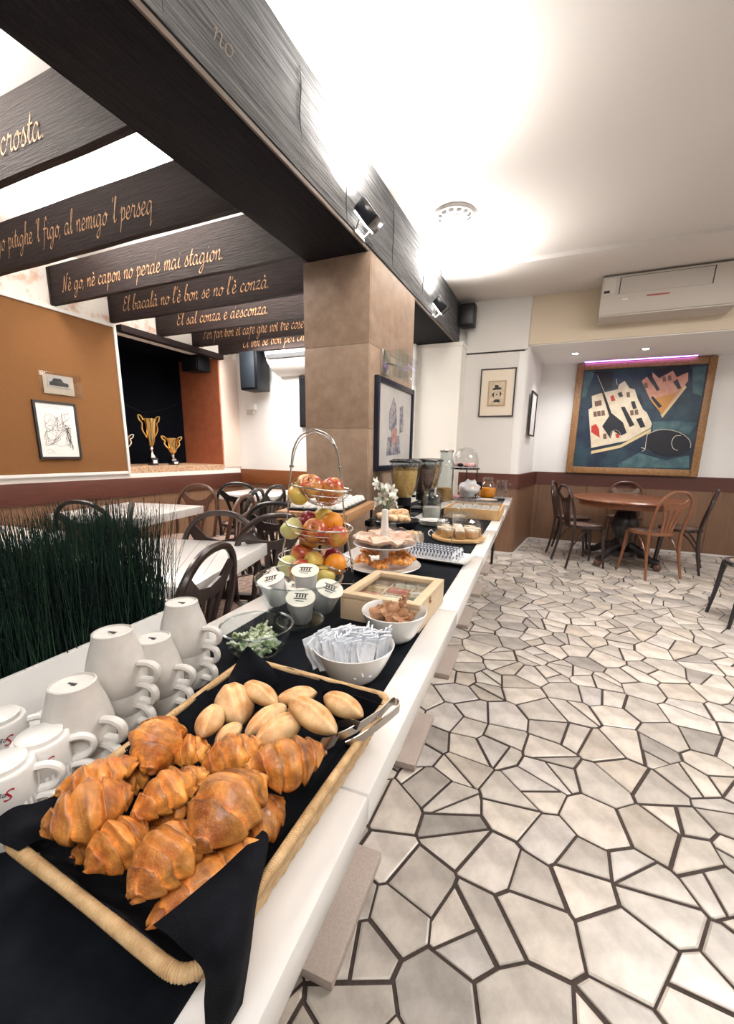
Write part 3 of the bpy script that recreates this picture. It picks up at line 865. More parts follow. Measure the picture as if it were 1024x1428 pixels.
chair('chair_brown', -2.90, 4.12, .1, -1, 'light brown bentwood chair against the orange-lit rail at the back', G2)
chair('chair_black', -1.70, 2.25, -.5, .86, 'black bentwood chair behind the fruit stand, facing the far table', G2)
chair('chair_mid', -2.88, 2.46, .2, -.97, 'brown bentwood chair below the pinboard, above the grass tips', G2)
chair('chair_dark', -2.38, 1.36, -.6, -.8, 'dark bentwood chair whose hoop shows over the grass at far left', G2)
chair('chair_dark', -2.62, 1.72, -.3, .95, 'dark bentwood chair whose hoop just clears the middle of the grass', G2)

# ================================================================== WALL THINGS
def frame_xz(name, label, cat, c, w_, h_, fw, fd, mframe, mface, face='-y', rz=0, tilt=0):
    """framed flat picture whose face looks along local -Y"""
    t = thing(name, label, cat, c, rz)
    t.rotation_euler = (tilt, 0, rz)
    for (x, z, a, b_) in ((-(w_ - fw) / 2, 0, fw, h_), ((w_ - fw) / 2, 0, fw, h_), (0, (h_ - fw) / 2, w_ - 2 * fw, fw), (0, -(h_ - fw) / 2, w_ - 2 * fw, fw)):
        MB().box((x, -fd / 2, z), (a, fd, b_), min(fw, fd) * .25).build('frame_bar', mframe, t)
    MB().box((0, -fd * .35, 0), (w_ - 2 * fw + .004, fd * .4, h_ - 2 * fw + .004)).build('picture', mface, t)
    return t
def flat_print(name, polys, y, m, parent, th=.0016):
    for p in polys:
        b = MB(); n = len(p)
        V = [(q[0], y, q[1]) for q in p] + [(q[0], y - th, q[1]) for q in p]
        b.add(V, [tuple(range(n, 2 * n))] + [(i, (i + 1) % n, n + (i + 1) % n, n + i) for i in range(n)])
        b.build(name, m, parent)
def strokes(name, lines, y, w_, m, parent):
    b = MB()
    for ln in lines:
        pts = smooth_path([(p[0], y, p[1]) for p in ln], 4) if len(ln) > 2 else [Vector((p[0], y, p[1])) for p in ln]
        b.tube(pts, w_, 4)
    return b.build(name, m, parent)
# ---- the big painting (u right, v up; unit square over the canvas)
pw, ph = 1.50, 1.41
pt = frame_xz('painting', 'large gilt-framed painting of a harbour town, boat and dark fish', 'painting', (.815, YF - .03, 1.685), pw, ph, .085, .05, K['gold_frame'],
              mat('canvas_blue', (.007, .020, .048), .42, col2=(.030, .075, .10), scale=3.2, detail=7, bump=.25, bscale=30, ramp=(.42, .72)), tilt=R(-1.0))
cw, chh = pw - .17, ph - .17
# corners of the canvas in the close-up of the photo, used to carry shapes over
def hom(src):
    dst = [(-cw / 2, chh / 2), (cw / 2, chh / 2), (cw / 2, -chh / 2), (-cw / 2, -chh / 2)]
    A = []; Bv = []
    for (x, y), (X, Y) in zip(src, dst):
        A += [[x, y, 1, 0, 0, 0, -X * x, -X * y], [0, 0, 0, x, y, 1, -Y * x, -Y * y]]; Bv += [X, Y]
    h = np.linalg.solve(np.array(A, float), np.array(Bv, float))
    return lambda p: ((h[0] * p[0] + h[1] * p[1] + h[2]) / (h[6] * p[0] + h[7] * p[1] + 1), (h[3] * p[0] + h[4] * p[1] + h[5]) / (h[6] * p[0] + h[7] * p[1] + 1))
Hc = hom([(108, 150), (925, 82), (808, 795), (42, 790)])
def pp(*poly): return [[Hc(q) for q in p] for p in poly]
yc = -.052 * .55 - .002
flat_print('painted_glow', pp([(560, 480), (700, 470), (850, 480), (800, 560), (640, 530), (560, 560)], [(330, 770), (470, 690), (640, 735), (800, 700), (800, 785), (340, 790)], [(110, 160), (180, 150), (120, 330), (95, 330)], [(820, 110), (915, 95), (880, 300), (820, 280)]), yc, mat('paint_teal', (.085, .17, .18), .5, col2=(.03, .08, .11), scale=9, detail=6), pt, .0006)
flat_print('painted_town', pp([(160, 320), (215, 300), (330, 270), (335, 240), (375, 212), (405, 260), (440, 268), (460, 330), (495, 400), (520, 420), (555, 495), (548, 520), (400, 610), (160, 665), (140, 410), (165, 395)]), yc - .0008, mat('paint_cream', (.66, .56, .40), .5, col2=(.76, .68, .52), scale=14), pt)
flat_print('painted_hull', pp([(160, 685), (350, 640), (550, 525), (545, 550), (350, 660), (160, 705)], [(610, 430), (770, 230), (780, 245), (622, 455)]), yc - .001, mat('paint_straw', (.70, .55, .30), .5), pt)
flat_print('painted_boat', pp([(485, 210), (520, 180), (560, 240), (555, 150), (600, 190), (690, 135), (715, 180), (790, 140), (790, 200), (720, 300), (618, 432), (540, 330)]), yc - .0012, mat('paint_pink', (.52, .23, .16), .5, col2=(.66, .36, .25), scale=10), pt)
flat_print('painted_quay', pp([(560, 330), (640, 300), (715, 285), (618, 430), (545, 340)]), yc - .0028, mat('paint_orange', (.55, .26, .07), .5), pt)
flat_print('painted_dark', pp([(185, 160), (210, 215), (290, 430), (365, 490), (390, 560), (350, 580), (300, 545), (285, 600), (230, 520), (275, 450), (225, 290)], [(150, 160), (300, 150), (290, 260), (250, 275), (215, 215), (190, 170)], [(350, 390), (375, 385), (440, 505), (410, 520)], [(450, 465), (485, 455), (512, 515), (480, 525)], [(415, 350), (440, 345), (455, 395), (430, 400)], [(520, 165), (545, 160), (605, 265), (585, 275)], [(690, 210), (720, 190), (745, 250), (725, 260)], [(545, 320), (560, 310), (620, 375), (600, 390)], [(555, 130), (690, 110), (800, 95), (800, 140), (720, 170), (690, 130), (600, 180)], [(325, 300), (350, 290), (365, 315), (345, 322)], [(470, 330), (485, 325), (500, 370), (480, 370)], [(455, 300), (480, 300), (488, 330), (465, 335)]), yc - .0032, mat('paint_black', (.008, .010, .018), .45), pt)
flat_print('painted_red', pp([(160, 520), (190, 505), (210, 540), (215, 595), (160, 560)], [(280, 320), (300, 308), (315, 345), (290, 352)], [(315, 570), (335, 565), (345, 592), (325, 595)]), yc - .0036, mat('paint_red', (.48, .035, .02), .5), pt)
fish = [(512, 660)] + [(660 + 150 * math.cos(a), 620 + 88 * math.sin(a) + 10 * math.cos(a)) for a in [R(t_) for t_ in range(205, 516, 14)]]
flat_print('painted_fish', pp(fish), yc - .001, mat('paint_fish', (.006, .007, .014), .4), pt)
strokes('painted_lines', pp(fish[:14], [(485, 655), (512, 665), (490, 680)], [(745, 568), (705, 575), (685, 615), (695, 655), (725, 668)], [(195, 180), (215, 230), (260, 340), (290, 430)], [(318, 200), (325, 240)], [(285, 590), (290, 555), (320, 542), (345, 560), (350, 585)]), yc - .003, .0035, mat('paint_line', (.75, .68, .52), .5), pt)
flat_print('painted_windows', pp(*[[(x, y), (x + 22, y - 4), (x + 26, y + 30), (x + 4, y + 34)] for x, y in ((170, 425), (195, 420), (222, 416), (178, 355), (200, 350), (335, 290), (385, 290), (410, 410), (440, 405), (235, 570), (500, 225), (620, 180), (655, 170))]), yc - .003, mat('paint_umber', (.16, .09, .06), .5), pt)

# ---- small framed engraving on the back wall
A = at_y(671, 517, YB - .01); Bq = at_y(717, 580, YB - .01)
fp = frame_xz('framed_print', 'small thin-framed engraving of a head on the pale wall beside the pier', 'picture', (-.772, YB - .002, 1.91), .40, .54, .014, .02, K['ink'], K['cream_paper'])
flat_print('print_border', [[(-.105, -.15), (.10, -.15), (.10, .135), (-.105, .135)]], -.0165, mat('print_tan', (.42, .31, .19), .7), fp)
flat_print('print_ground', [[(-.088, -.133), (.083, -.133), (.083, .118), (-.088, .118)]], -.0185, mat('print_cream', (.66, .56, .41), .7, col2=(.5, .4, .28), scale=30), fp)
flat_print('print_figure', [[(-.05, .03), (.05, .035), (.045, .055), (.015, .06), (.01, .085), (-.03, .085), (-.03, .055), (-.052, .05)], [(-.06, -.02), (-.03, .012), (-.035, -.06)], [(.055, -.01), (.03, .012), (.035, -.05)], [(-.04, -.105), (.045, -.11), (.03, -.075), (-.02, -.075)], [(-.012, -.03), (.012, -.03), (.0, -.005)]], -.0205, K['ink'], fp)
# ---- thin framed sheet on the splayed alcove wall
t = thing('framed_print', 'thin black-framed white sheet on the alcove side wall, seen edge-on', 'picture', (-.405, 5.66, 1.70), R(90 - 4.6))
for (x, z, a, b_) in ((-.2, 0, .015, .52), (.2, 0, .015, .52), (0, .2525, .385, .015), (0, -.2525, .385, .015)):
    MB().box((x, -.02, z), (a, .02, b_), .003).build('frame_bar', K['ink'], t)
MB().box((0, -.012, 0), (.39, .01, .50)).build('picture', K['white_print'], t)
# ---- picture on the pillar, facing the buffet
t = thing('framed_picture', 'dark blue framed pale drawing hanging on the side of the stone pillar', 'picture', (PX1, 3.125, 1.395), R(90))
for (x, z, a, b_) in ((-.365, 0, .04, .66), (.365, 0, .04, .66), (0, .31, .69, .04), (0, -.31, .69, .04)):
    MB().box((x, -.016, z), (a, .032, b_), .005).build('frame_bar', mat('frame_navy', (.010, .014, .030), .3), t)
MB().box((0, -.01, 0), (.70, .012, .59)).build('picture', mat('print_grey', (.50, .48, .46), .6, col2=(.58, .55, .52), scale=5), t)
flat_print('print_figure', [[(-.14, .10), (-.06, .22), (.0, .16), (.02, .02), (-.06, -.05), (-.13, -.02)], [(-.16, -.08), (.08, -.06), (.12, -.2), (-.18, -.22)], [(.08, .16), (.15, .18), (.17, -.02), (.09, -.04)]], -.0165, mat('print_blue', (.12, .13, .18), .6, col2=(.40, .36, .36), scale=22, detail=6, ramp=(.4, .6)), t)
flat_print('print_red', [[(-.08, -.02), (.02, .0), (.03, -.12), (-.09, -.12)]], -.019, mat('print_rose', (.36, .13, .10), .6, col2=(.5, .36, .34), scale=30), t)
# ---- glass sconce on the pillar
t = thing('wall_sconce', 'square clear glass wall sconce above the picture on the pillar', 'wall lamp', (PX1, 3.05, 1.83))
MB().box((.012, -.16, 0), (.022, .12, .16), .004).build('back_plate', K['chrome'], t)
MB().box((.09, .10, 0), (.012, .46, .20), .004).box((.09, -.09, 0), (.16, .012, .20), .004).build('glass_shade', K['glass_thick'], t)
for k in range(7):
    MB().tube([(.05 + .01 * (k % 2), -.05 + k * .05, -.08), (.055 + .01 * (k % 3), -.055 + k * .052, .085)], .007, 6).build('glass_rod', K['glass_thick'], t)
MB().tube([(.02, -.16, 0), (.06, -.05, .0), (.06, .2, 0)], .008, 6).build('arm', K['chrome'], t)

# ---- air conditioner under the ceiling
ax0, ax1 = .19, 1.28
ac = thing('air_conditioner', 'pale grey ceiling-mounted air conditioner above the alcove', 'air conditioner', ((ax0 + ax1) / 2, YB, 2.52))
prof = [(0, .02), (0, .38), (-.30, .38), (-.335, .36), (-.285, .10), (-.265, .045), (-.20, .02)]
hw = (ax1 - ax0) / 2
K['ac'] = mat('ac_plastic', (.52, .475, .42), .5)
b = MB(); n = len(prof)
b.add([(-hw, y, z) for y, z in prof] + [(hw, y, z) for y, z in prof], [tuple(range(n)), tuple(range(2 * n - 1, n - 1, -1))] + [(i, n + i, n + (i + 1) % n, (i + 1) % n) for i in range(n)])
b.build('casing', K['ac'], ac)
def acp(u, v, off=.003):    # point on the sloping front, u along x, v 0..1 from lower to upper edge
    y = -.285 + (-.335 + .285) * v; z = .10 + .26 * v
    return (u, y - off, z)
def acq(name, u0, u1, v0, v1, m, off=.003):
    P = [acp(u0, v0, off), acp(u1, v0, off), acp(u1, v1, off), acp(u0, v1, off)]
    Q = [(p[0], p[1] + off + .002, p[2]) for p in P]
    return MB().add(P + Q, [(0, 1, 2, 3), (0, 4, 5, 1), (1, 5, 6, 2), (2, 6, 7, 3), (3, 7, 4, 0)]).build(name, m, ac)
acq('intake_panel', -.39, .33, .42, .93, mat('ac_panel', (.48, .44, .39), .5), .006)
for (a, b_, c_, d) in ((-.395, .335, .93, .95), (-.398, -.388, .42, .95), (.33, .34, .42, .95)):
    acq('panel_gap', a, b_, c_, d, K['ink'], .002)
acq('control_strip', -.53, -.43, .45, .95, mat('ac_label', (.60, .56, .50), .5), .004)
acq('indicator', -.525, -.475, .48, .56, K['ink'], .006)
acq('red_emblem', -.16, .02, .26, .30, mat('ac_red', (.42, .06, .04), .5), .004)
acq('white_mark', -.36, -.31, .22, .26, K['white_print'], .004)
MB().box((0, -.235, .034), (2 * hw - .02, .07, .012), .003).build('air_flap', K['ac'], ac)

# ---- pinboard on the left wall
def on_left(name, label, cat, y, z):       # local x runs along +Y, face looks to +X
    return thing(name, label, cat, (XL, y, z), R(90))
pb = on_left('pinboard', 'large ochre felt pinboard with white frame on the left wall', 'pinboard', 2.0, .92)
MB().box((0, -.012, .755), (2.20, .024, 1.47)).build('felt_panel', K['cork'], pb)
for (x, z, a, b_) in ((1.105, .75, .028, 1.53), (-1.105, .75, .028, 1.53), (0, 1.50, 2.18, .03), (0, .008, 2.18, .03)):
    MB().box((x, -.02, z), (a, .04, b_), .004).build('frame_bar', K['white_plastic'], pb)
t = on_left('framed_drawing', 'black-framed white ink drawing on the ochre pinboard', 'picture', 2.435, 1.34)
t.location.x = XL + .025
for (x, z, a, b_) in ((-.172, 0, .02, .52), (.172, 0, .02, .52), (0, .25, .324, .02), (0, -.25, .324, .02)):
    MB().box((x, -.012, z), (a, .024, b_), .003).build('frame_bar', K['ink'], t)
MB().box((0, -.008, 0), (.33, .012, .49)).build('picture', K['white_print'], t)
rg = random.Random(4)
ln = []
for (ox, oz, sx, sz) in ((-.05, .06, .07, .09), (.06, .08, .06, .09), (-.06, -.07, .07, .08), (.02, -.03, .09, .10), (.09, -.06, .03, .12)):
    for q in range(5):
        ln.append([(ox + rg.uniform(-1, 1) * sx, oz + rg.uniform(-1, 1) * sz) for _ in range(5)])
ln += [[(-.12, -.19), (-.09, -.17), (-.06, -.20)], [(-.11, -.215), (-.07, -.20), (-.04, -.215)], [(-.1, .20), (-.03, .215), (.05, .20), (.11, .20)]]
strokes('ink_lines', ln, -.0155, .0007, K['ink'], t)
t = on_left('sign_holder', 'clear acrylic holder with small car picture above the ink drawing', 'sign holder', 2.52, 1.645)
t.location.x = XL + .026
MB().box((0, -.012, .11), (.36, .006, .21), .002).build('acrylic_sheet', K['acrylic'], t)
MB().box((-.02, -.002, .11), (.26, .004, .17)).build('backing', mat('pale_card', (.52, .44, .36), .6), t)
MB().box((-.02, -.0065, .135), (.19, .003, .10)).build('card', mat('grey_card', (.46, .44, .42), .6), t)
MB().prism([(-.10, .10), (.06, .10), (.06, .13), (.02, .135), (.0, .165), (-.06, .165), (-.08, .135), (-.10, .13)], .0085, .0105, Matrix.Rotation(R(90), 4, 'X')).build('car_print', K['ink'], t)

# ---- trophies on the niche sill
def trophy(label, y, x, h, s, handles=True, m='gold'):
    t = thing('trophy', label, 'trophy', (x, y, NZ0 + .004), 0, 'trophies in the niche')
    b0 = .16 * h
    bs = MB().box((0, 0, b0 / 2), (.10 * s, .10 * s, b0), .003).build('base', K['black_gloss'], t)
    MB().box((.051 * s, 0, b0 * .5), (.003, .06 * s, b0 * .45)).build('plaque', K['white_print'], bs)
    MB().lathe([(0, b0), (.045 * s, b0), (.04 * s, b0 + .02), (.018 * s, b0 + .10 * h), (.012 * s, b0 + .17 * h), (.024 * s, b0 + .20 * h), (.016 * s, b0 + .23 * h), (0, b0 + .23 * h)], 20).build('stem', K['silver'], t)
    zz = b0 + .23 * h
    MB().ring([(.0, zz), (.022 * s, zz + .01), (.05 * s, zz + .12 * h), (.068 * s, zz + .34 * h), (.082 * s, zz + .52 * h), (.098 * s, zz + .60 * h), (.092 * s, zz + .605 * h), (.062 * s, zz + .35 * h), (.0, zz + .10 * h)], 24).build('cup', K[m], t)
    if handles:
        for sg in (-1, 1):
            MB().tube(smooth_path([(0, sg * .055 * s, zz + .20 * h), (0, sg * .12 * s, zz + .36 * h), (0, sg * .115 * s, zz + .50 * h), (0, sg * .15 * s, zz + .56 * h), (0, sg * .165 * s, zz + .66 * h), (0, sg * .12 * s, zz + .64 * h), (0, sg * .09 * s, zz + .56 * h)], 4), .010 * s, 6).build('handle', K[m], t)
    return t
trophy('tall gold cup trophy with scroll handles in the middle of the niche', 3.60, -4.62, .56, .86)
trophy('smaller gold cup trophy on the niche sill right of the tall one', 3.90, -4.62, .34, .92)
trophy('small silver trophy half hidden by the pinboard edge in the niche', 3.22, -4.60, .34, .85, True, 'silver')
t = thing('hanging_cable', 'thin dark cable sagging across the dark niche', 'cable', (-4.9, 3.5, 1.9))
MB().tube(smooth_path([(0, -.37, -.02), (0, -.1, -.14), (0, .3, -.26), (0, .8, -.10)], 6), .004, 5).build('cable', K['black'], t)
# ---- emergency light, wall screen and vent of the left room
t = thing('emergency_light', 'small white emergency light on the white wall below the loudspeaker', 'wall lamp', (-4.14, YBL, 1.70))
MB().box((0, -.03, .10), (.16, .06, .08), .008).build('housing', K['white_plastic'], t)
MB().box((0, -.045, .02), (.12, .03, .07), .006).build('diffuser', K['ac'], t)
t = thing('wall_screen', 'dark screen edge on the white wall just left of the pillar', 'screen', (-3.02, YBL, 1.52))
MB().box((0, -.03, .32), (.56, .05, .65), .006).build('casing', K['black'], t)
MB().box((0, -.0575, .32), (.52, .006, .60)).build('panel', K['black_gloss'], t)
t = thing('duct_casing', 'pale curved duct casing on the left-room wall behind the pillar', 'duct', (-3.2, YBL, 2.18))
prof = [(0, 0)] + [(-.32 + .32 * math.cos(R(a)) * 1 - .0, .0 + .30 * math.sin(R(a))) for a in ()] + [(-.08, .0), (-.20, .05), (-.30, .14), (-.34, .25), (0, .25)]
n = len(prof); b = MB()
b.add([(-.42, y, z) for y, z in prof] + [(.6, y, z) for y, z in prof], [tuple(range(n)), tuple(range(2 * n - 1, n - 1, -1))] + [(i, n + i, n + (i + 1) % n, (i + 1) % n) for i in range(n)])
b.build('casing', K['grey_wall'], t)
MB().box((0, -.335, .19), (.8, .01, .05)).build('vent_slot', K['black'], t)

# ================================================================== BUFFET
TH = math.atan(.06); CT0 = Vector((-.165, 0)); TZ = .75
def ct(x, y, z=TZ):
    return Vector((CT0.x + x * math.cos(TH) - y * math.sin(TH), CT0.y + x * math.sin(TH) + y * math.cos(TH), z))
names = ['white buffet table under the photographer, nearest of the row', 'white buffet table carrying the bread basket', 'white buffet table carrying the wooden tea box', 'white buffet table carrying the two-tier cake stand', 'white buffet table carrying the glass cake dome', 'white buffet table carrying the wooden tray of small white cups', 'white buffet table at the far end carrying the orange juice']
for k in range(7):
    yc = .778 + .705 * (k - 1)
    t = thing('buffet_table', names[k], 'table', ct(-.30, yc, 0), TH, 'row of white buffet tables')
    MB().box((0, 0, .727), (.60, .702, .046), .004).build('tabletop', K['white_gloss'], t)
    MB().box((.02, 0, .690), (.50, .58, .03)).build('underframe', K['white_edge'], t)
    MB().lathe([(.038, .03), (.038, .676)], 18).build('column', K['steel'], t)
    MB().box((0, 0, .015), (.30, .335, .03), .008).build('foot_plate', K['foot_stone'], t)
    if k == 6:
        for (a, b_) in ((.14, .31), (-.2, .31)):
            MB().tube([(a, b_, .68), (a, b_, 0)], [.02, .014], 8).build('leg', K['black_metal'], t)
run = thing('table_runner', 'long black table runner lying along the buffet tables', 'table runner', ct(-.284, 2.03, TZ), TH)
MB().box((0, 0, .0013), (.442, 4.86, .0018), 0).build('cloth', K['runner'], run)
TZ2 = TZ + .0024

# ---- planter with tall grass between buffet and left room
pl = thing('planter_box', 'long white planter box full of tall dark grass behind the cups', 'planter', ct(-.74, .15, 0), TH)
x0, x1, y0, y1, zt = -.10, .115, -.62, .60, .817
MB().box((x1 - .006, (y0 + y1) / 2, zt / 2), (.012, y1 - y0, zt), .002).build('front_panel', K['white_plastic'], pl)
MB().box((x0 + .006, (y0 + y1) / 2, zt / 2), (.012, y1 - y0, zt), .002).build('back_panel', K['white_plastic'], pl)
for yy in (y0 + .006, y1 - .006):
    MB().box(((x0 + x1) / 2, yy, zt / 2), (x1 - x0 - .024, .012, zt), .002).build('end_panel', K['white_plastic'], pl)
MB().box(((x0 + x1) / 2, (y0 + y1) / 2, .70), (x1 - x0 - .026, y1 - y0 - .026, .03)).build('soil', K['soil'], pl)
rg = random.Random(21)
V = []; Fc = []; tints = []
def blade(x, y, h, dx, dy, w_, bend):
    n = 4; b = len(V); a = rg.uniform(0, math.pi)
    ux, uy = math.cos(a) * w_, math.sin(a) * w_
    for i in range(n + 1):
        f = i / n; k = 1 - .75 * f
        px = x + dx * f + bend * dx * f * f; py = y + dy * f + bend * dy * f * f
        z = .70 + h * f
        V.extend([(px - ux * k, py - uy * k, z), (px + ux * k, py + uy * k, z), (px + uy * k * .7, py - ux * k * .7, z)])
    c = rg.choice(((.7, .8, .8), (1, 1, 1), (1.3, 1.35, 1.2), (.5, .6, .7), (1.8, 1.7, 1.2)))
    for i in range(n):
        for q in range(3):
            r_ = (q + 1) % 3
            Fc.append((b + 3 * i + q, b + 3 * i + r_, b + 3 * i + 3 + r_, b + 3 * i + 3 + q)); tints.append(c)
for k in range(6500):
    y = rg.uniform(y0 + .02, y1 - .02); x = rg.uniform(x0 + .016, x1 - .016)
    hmax = .372 + .025 * (noise.noise(Vector((y * 5, x * 4, 0)))) - (.055 if y < .24 else 0)
    blade(x, y, hmax * rg.uniform(.80, 1.04), rg.gauss(0, .018), rg.gauss(0, .035), rg.uniform(.0011, .0019), rg.uniform(-.3, .5))
for k in range(34):
    y = rg.uniform(y0 + .05, y1 - .02)
    blade(rg.uniform(x0 + .06, x1 - .014), y, rg.uniform(.14, .36), rg.uniform(-.01, .03), rg.choice((-1, 1)) * rg.uniform(.10, .32), .0012, .2)
me = bpy.data.meshes.new('grass_blades'); me.from_pydata(V, [], Fc); me.materials.append(K['grass']); put_tint(me, tints)
o = bpy.data.objects.new('grass_blades', me); C.objects.link(o); o.parent = pl; o['kind'] = 'stuff'

# ---- stacked tall coffee cups, upside down
def cup_meshes():
    prof = [(.0405, 0), (.0425, .003), (.0438, .02), (.0425, .040), (.0375, .062), (.0315, .082), (.0288, .093), (.0282, .0985), (.0262, .0995), (.0255, .0965), (0, .0965)]
    inner = [(.038, 0), (.0405, .02), (.039, .04), (.034, .062), (.028, .082), (.0, .088)]
    b = MB().lathe(prof, 32)
    b.f = [f for f in b.f if len(f) <= 4]
    c = MB().lathe(inner, 32); c.f = [f for f in c.f if len(f) <= 4]
    b.add(c.v, c.f)
    n = 32; L = len(prof) * n
    b.f += [(k, L + k, L + (k + 1) % n, (k + 1) % n) for k in range(n)]
    body = b.mesh('body', K['ceramic_m'])
    h = smooth_path([(.041, 0, .048), (.058, 0, .049), (.070, 0, .043), (.0715, 0, .030), (.064, 0, .021), (.042, 0, .021)], 5)
    handle = MB().tube(h, .0052, 8, flat=1.35).mesh('handle', K['ceramic_m'])
    mark = MB().box((0, 0, .0972), (.013, .003, .0008)).box((.004, -.003, .0972), (.006, .002, .0008)).mesh('base_stamp', K['ink'])
    return body, handle, mark
CUP = cup_meshes()
def place(meshes, root):
    for me in meshes:
        o = bpy.data.objects.new(me.name.split('.')[0], me); C.objects.link(o); o.parent = root
stacks = [((118, 1068), 2, 'the stack beside the espresso cups'), ((172, 1010), 3, 'the tallest stack, behind the croissants'), ((222, 985), 2, 'the low stack between two tall stacks'), ((262, 950), 3, 'the farthest stack at the planter end')]
ords = {2: ['bottom', 'top'], 3: ['bottom', 'middle', 'top']}
for (px_, n, lab) in stacks:
    P = at_z(px_[0], px_[1], TZ2)
    for i in range(n):
        t = thing('coffee_cup', 'tall white upside-down cup, %s of %s' % (ords[n][i], lab), 'cup', (P.x + .0008 * i, P.y, TZ2 + .0335 * i), R(16 + 7 * i - 5 * n), 'stacked tall coffee cups')
        place(CUP, t)
# ---- small espresso cups with print
def text_mesh(s, size):
    cu = bpy.data.curves.new('t', 'FONT'); cu.body = s; cu.size = size; cu.align_x = 'CENTER'; cu.resolution_u = 2
    ob = bpy.data.objects.new('t', cu); C.objects.link(ob)
    dg = bpy.context.evaluated_depsgraph_get(); dg.update()
    me = ob.evaluated_get(dg).to_mesh()
    v = [tuple(q.co) for q in me.vertices]; f = [tuple(p.vertices) for p in me.polygons]
    ob.evaluated_get(dg).to_mesh_clear(); bpy.data.objects.remove(ob); bpy.data.curves.remove(cu)
    return v, f
def espresso_meshes():
    r = .0305
    prof = [(.0295, 0), (r, .002), (r, .050), (.029, .0525), (.0245, .053), (.0242, .0585), (.0225, .0595), (0, .0585)]
    b = MB().lathe(prof, 32); b.f = [f for f in b.f if len(f) <= 4]
    inner = MB().lathe([(.0275, 0), (.028, .045), (0, .048)], 32); inner.f = [f for f in inner.f if len(f) <= 4]
    b.add(inner.v, inner.f); n = 32; L = len(prof) * n
    b.f += [(k, L + k, L + (k + 1) % n, (k + 1) % n) for k in range(n)]
    body = b.mesh('body', K['ceramic'])
    handle = MB().tube(smooth_path([(.029, 0, .042), (.042, 0, .042), (.053, 0, .034), (.053, 0, .022), (.044, 0, .014), (.029, 0, .012)], 4), .0045, 8, flat=1.3).mesh('handle', K['ceramic'])
    def wrap(s, size, dx, z0, m, name, sh=.25):
        v, f = text_mesh(s, size); q = []
        for (x, y, z) in v:
            x = -(x + dx + y * sh); y = -y          # printed the right way up on a cup that stands on its mouth
            a = -math.pi / 2 + x / r
            q.append((math.cos(a) * (r + .0003), math.sin(a) * (r + .0003), z0 + y))
        me = bpy.data.meshes.new(name); me.from_pydata(q, [], f); me.materials.append(m); return me
    red = mat('print_crimson', (.45, .02, .03), .4)
    l1 = wrap('S', .019, -.0165, .040, red, 'lettering_initial', .35)
    l2 = wrap('egafredo', .0098, .004, .037, K['ink'], 'lettering')
    return body, handle, l1, l2
ESP = espresso_meshes()
esp = [((70, 1112), 2, 'small white espresso cup with dark lettering, %s of the stack beside the tall cups', 44), ((12, 1082), 2, 'small white espresso cup, %s of the stack cut by the left picture edge', 50), ((20, 1158), 2, 'small white espresso cup nearest the camera at the left edge, %s of two', 40)]
for (px_, n, lab, a) in esp:
    P = at_z(px_[0], px_[1], TZ2)
    for i in range(n):
        t = thing('espresso_cup', lab % ords[2][i], 'cup', (P.x, P.y, TZ2 + .036 * i), R(a + 6 * i), 'stacked espresso cups')
        place(ESP, t)

# ---- wicker bread basket
NL, NR, FR, FL = Vector((-.296, .178)), Vector((-.034, .155)), Vector((-.014, .552)), Vector((-.298, .563))
RZ = .818
def rounded(cs, r, n=6):
    out = []
    m = len(cs)
    for i in range(m):
        p, a, b_ = cs[i], cs[(i - 1) % m], cs[(i + 1) % m]
        d1 = (a - p).normalized(); d2 = (b_ - p).normalized()
        for k in range(n + 1):
            f = k / n
            q0 = p + d1 * r * (1 - f); q1 = p + d2 * r * f
            out.append(q0.lerp(q1, f))
    return out
def loop_pts(cs, r, step):
    P = rounded(cs, r); out = []
    for i in range(len(P)):
        a, b_ = P[i], P[(i + 1) % len(P)]
        k = max(1, int((b_ - a).length / step))
        out += [a.lerp(b_, j / k) for j in range(k)]
    return out
bk = thing('bread_basket', 'shallow wicker basket lined with black napkins, full of croissants and rolls', 'basket', ct(0, 0, 0), TH)
rim = loop_pts([NL, NR, FR, FL], .025, .0006)
b = MB(); pts = [(p.x, p.y, RZ + .0012 * math.sin(i * .009)) for i, p in enumerate(rim)]
b.tube(pts, [.0050 + .0011 * abs(math.sin(i * .8)) + .0003 * math.sin(i * .02) for i in range(len(pts))], 9, closed=True)
b.build('rim', K['wicker'], bk, sharp=80)
cen = (NL + NR + FR + FL) / 4
def shrink(cs, d): return [c + (cen - c).normalized() * d for c in cs]
for k in range(8):
    f = k / 7; z = TZ2 + .006 + (RZ - .014 - TZ2 - .006) * f
    lp = loop_pts(shrink([NL, NR, FR, FL], .030 * (1 - f) + .008), .025, .008)
    ctr = [(p.x + (cen.x - p.x) * .012 * math.sin(i * 1.57 + k * math.pi), p.y + (cen.y - p.y) * .012 * math.sin(i * 1.57 + k * math.pi), z) for i, p in enumerate(lp)]
    MB().tube(ctr, .0042, 6, closed=True).build('wicker_strand', K['wicker'], bk)
lo, hi = loop_pts(shrink([NL, NR, FR, FL], .048), .02, .02), loop_pts(shrink([NL, NR, FR, FL], .012), .02, .02)
b = MB()
for i in range(0, min(len(lo), len(hi))):
    b.tube([(lo[i].x, lo[i].y, TZ2 + .003), (hi[i].x, hi[i].y, RZ - .022)], .0026, 5)
o = b.build('wicker_stakes', K['wicker'], bk); o['kind'] = 'stuff'
MB().prism([tuple(p) for p in rounded(shrink([NL, NR, FR, FL], .050), .02)], TZ2 + .001, TZ2 + .005).build('base', K['wicker'], bk)

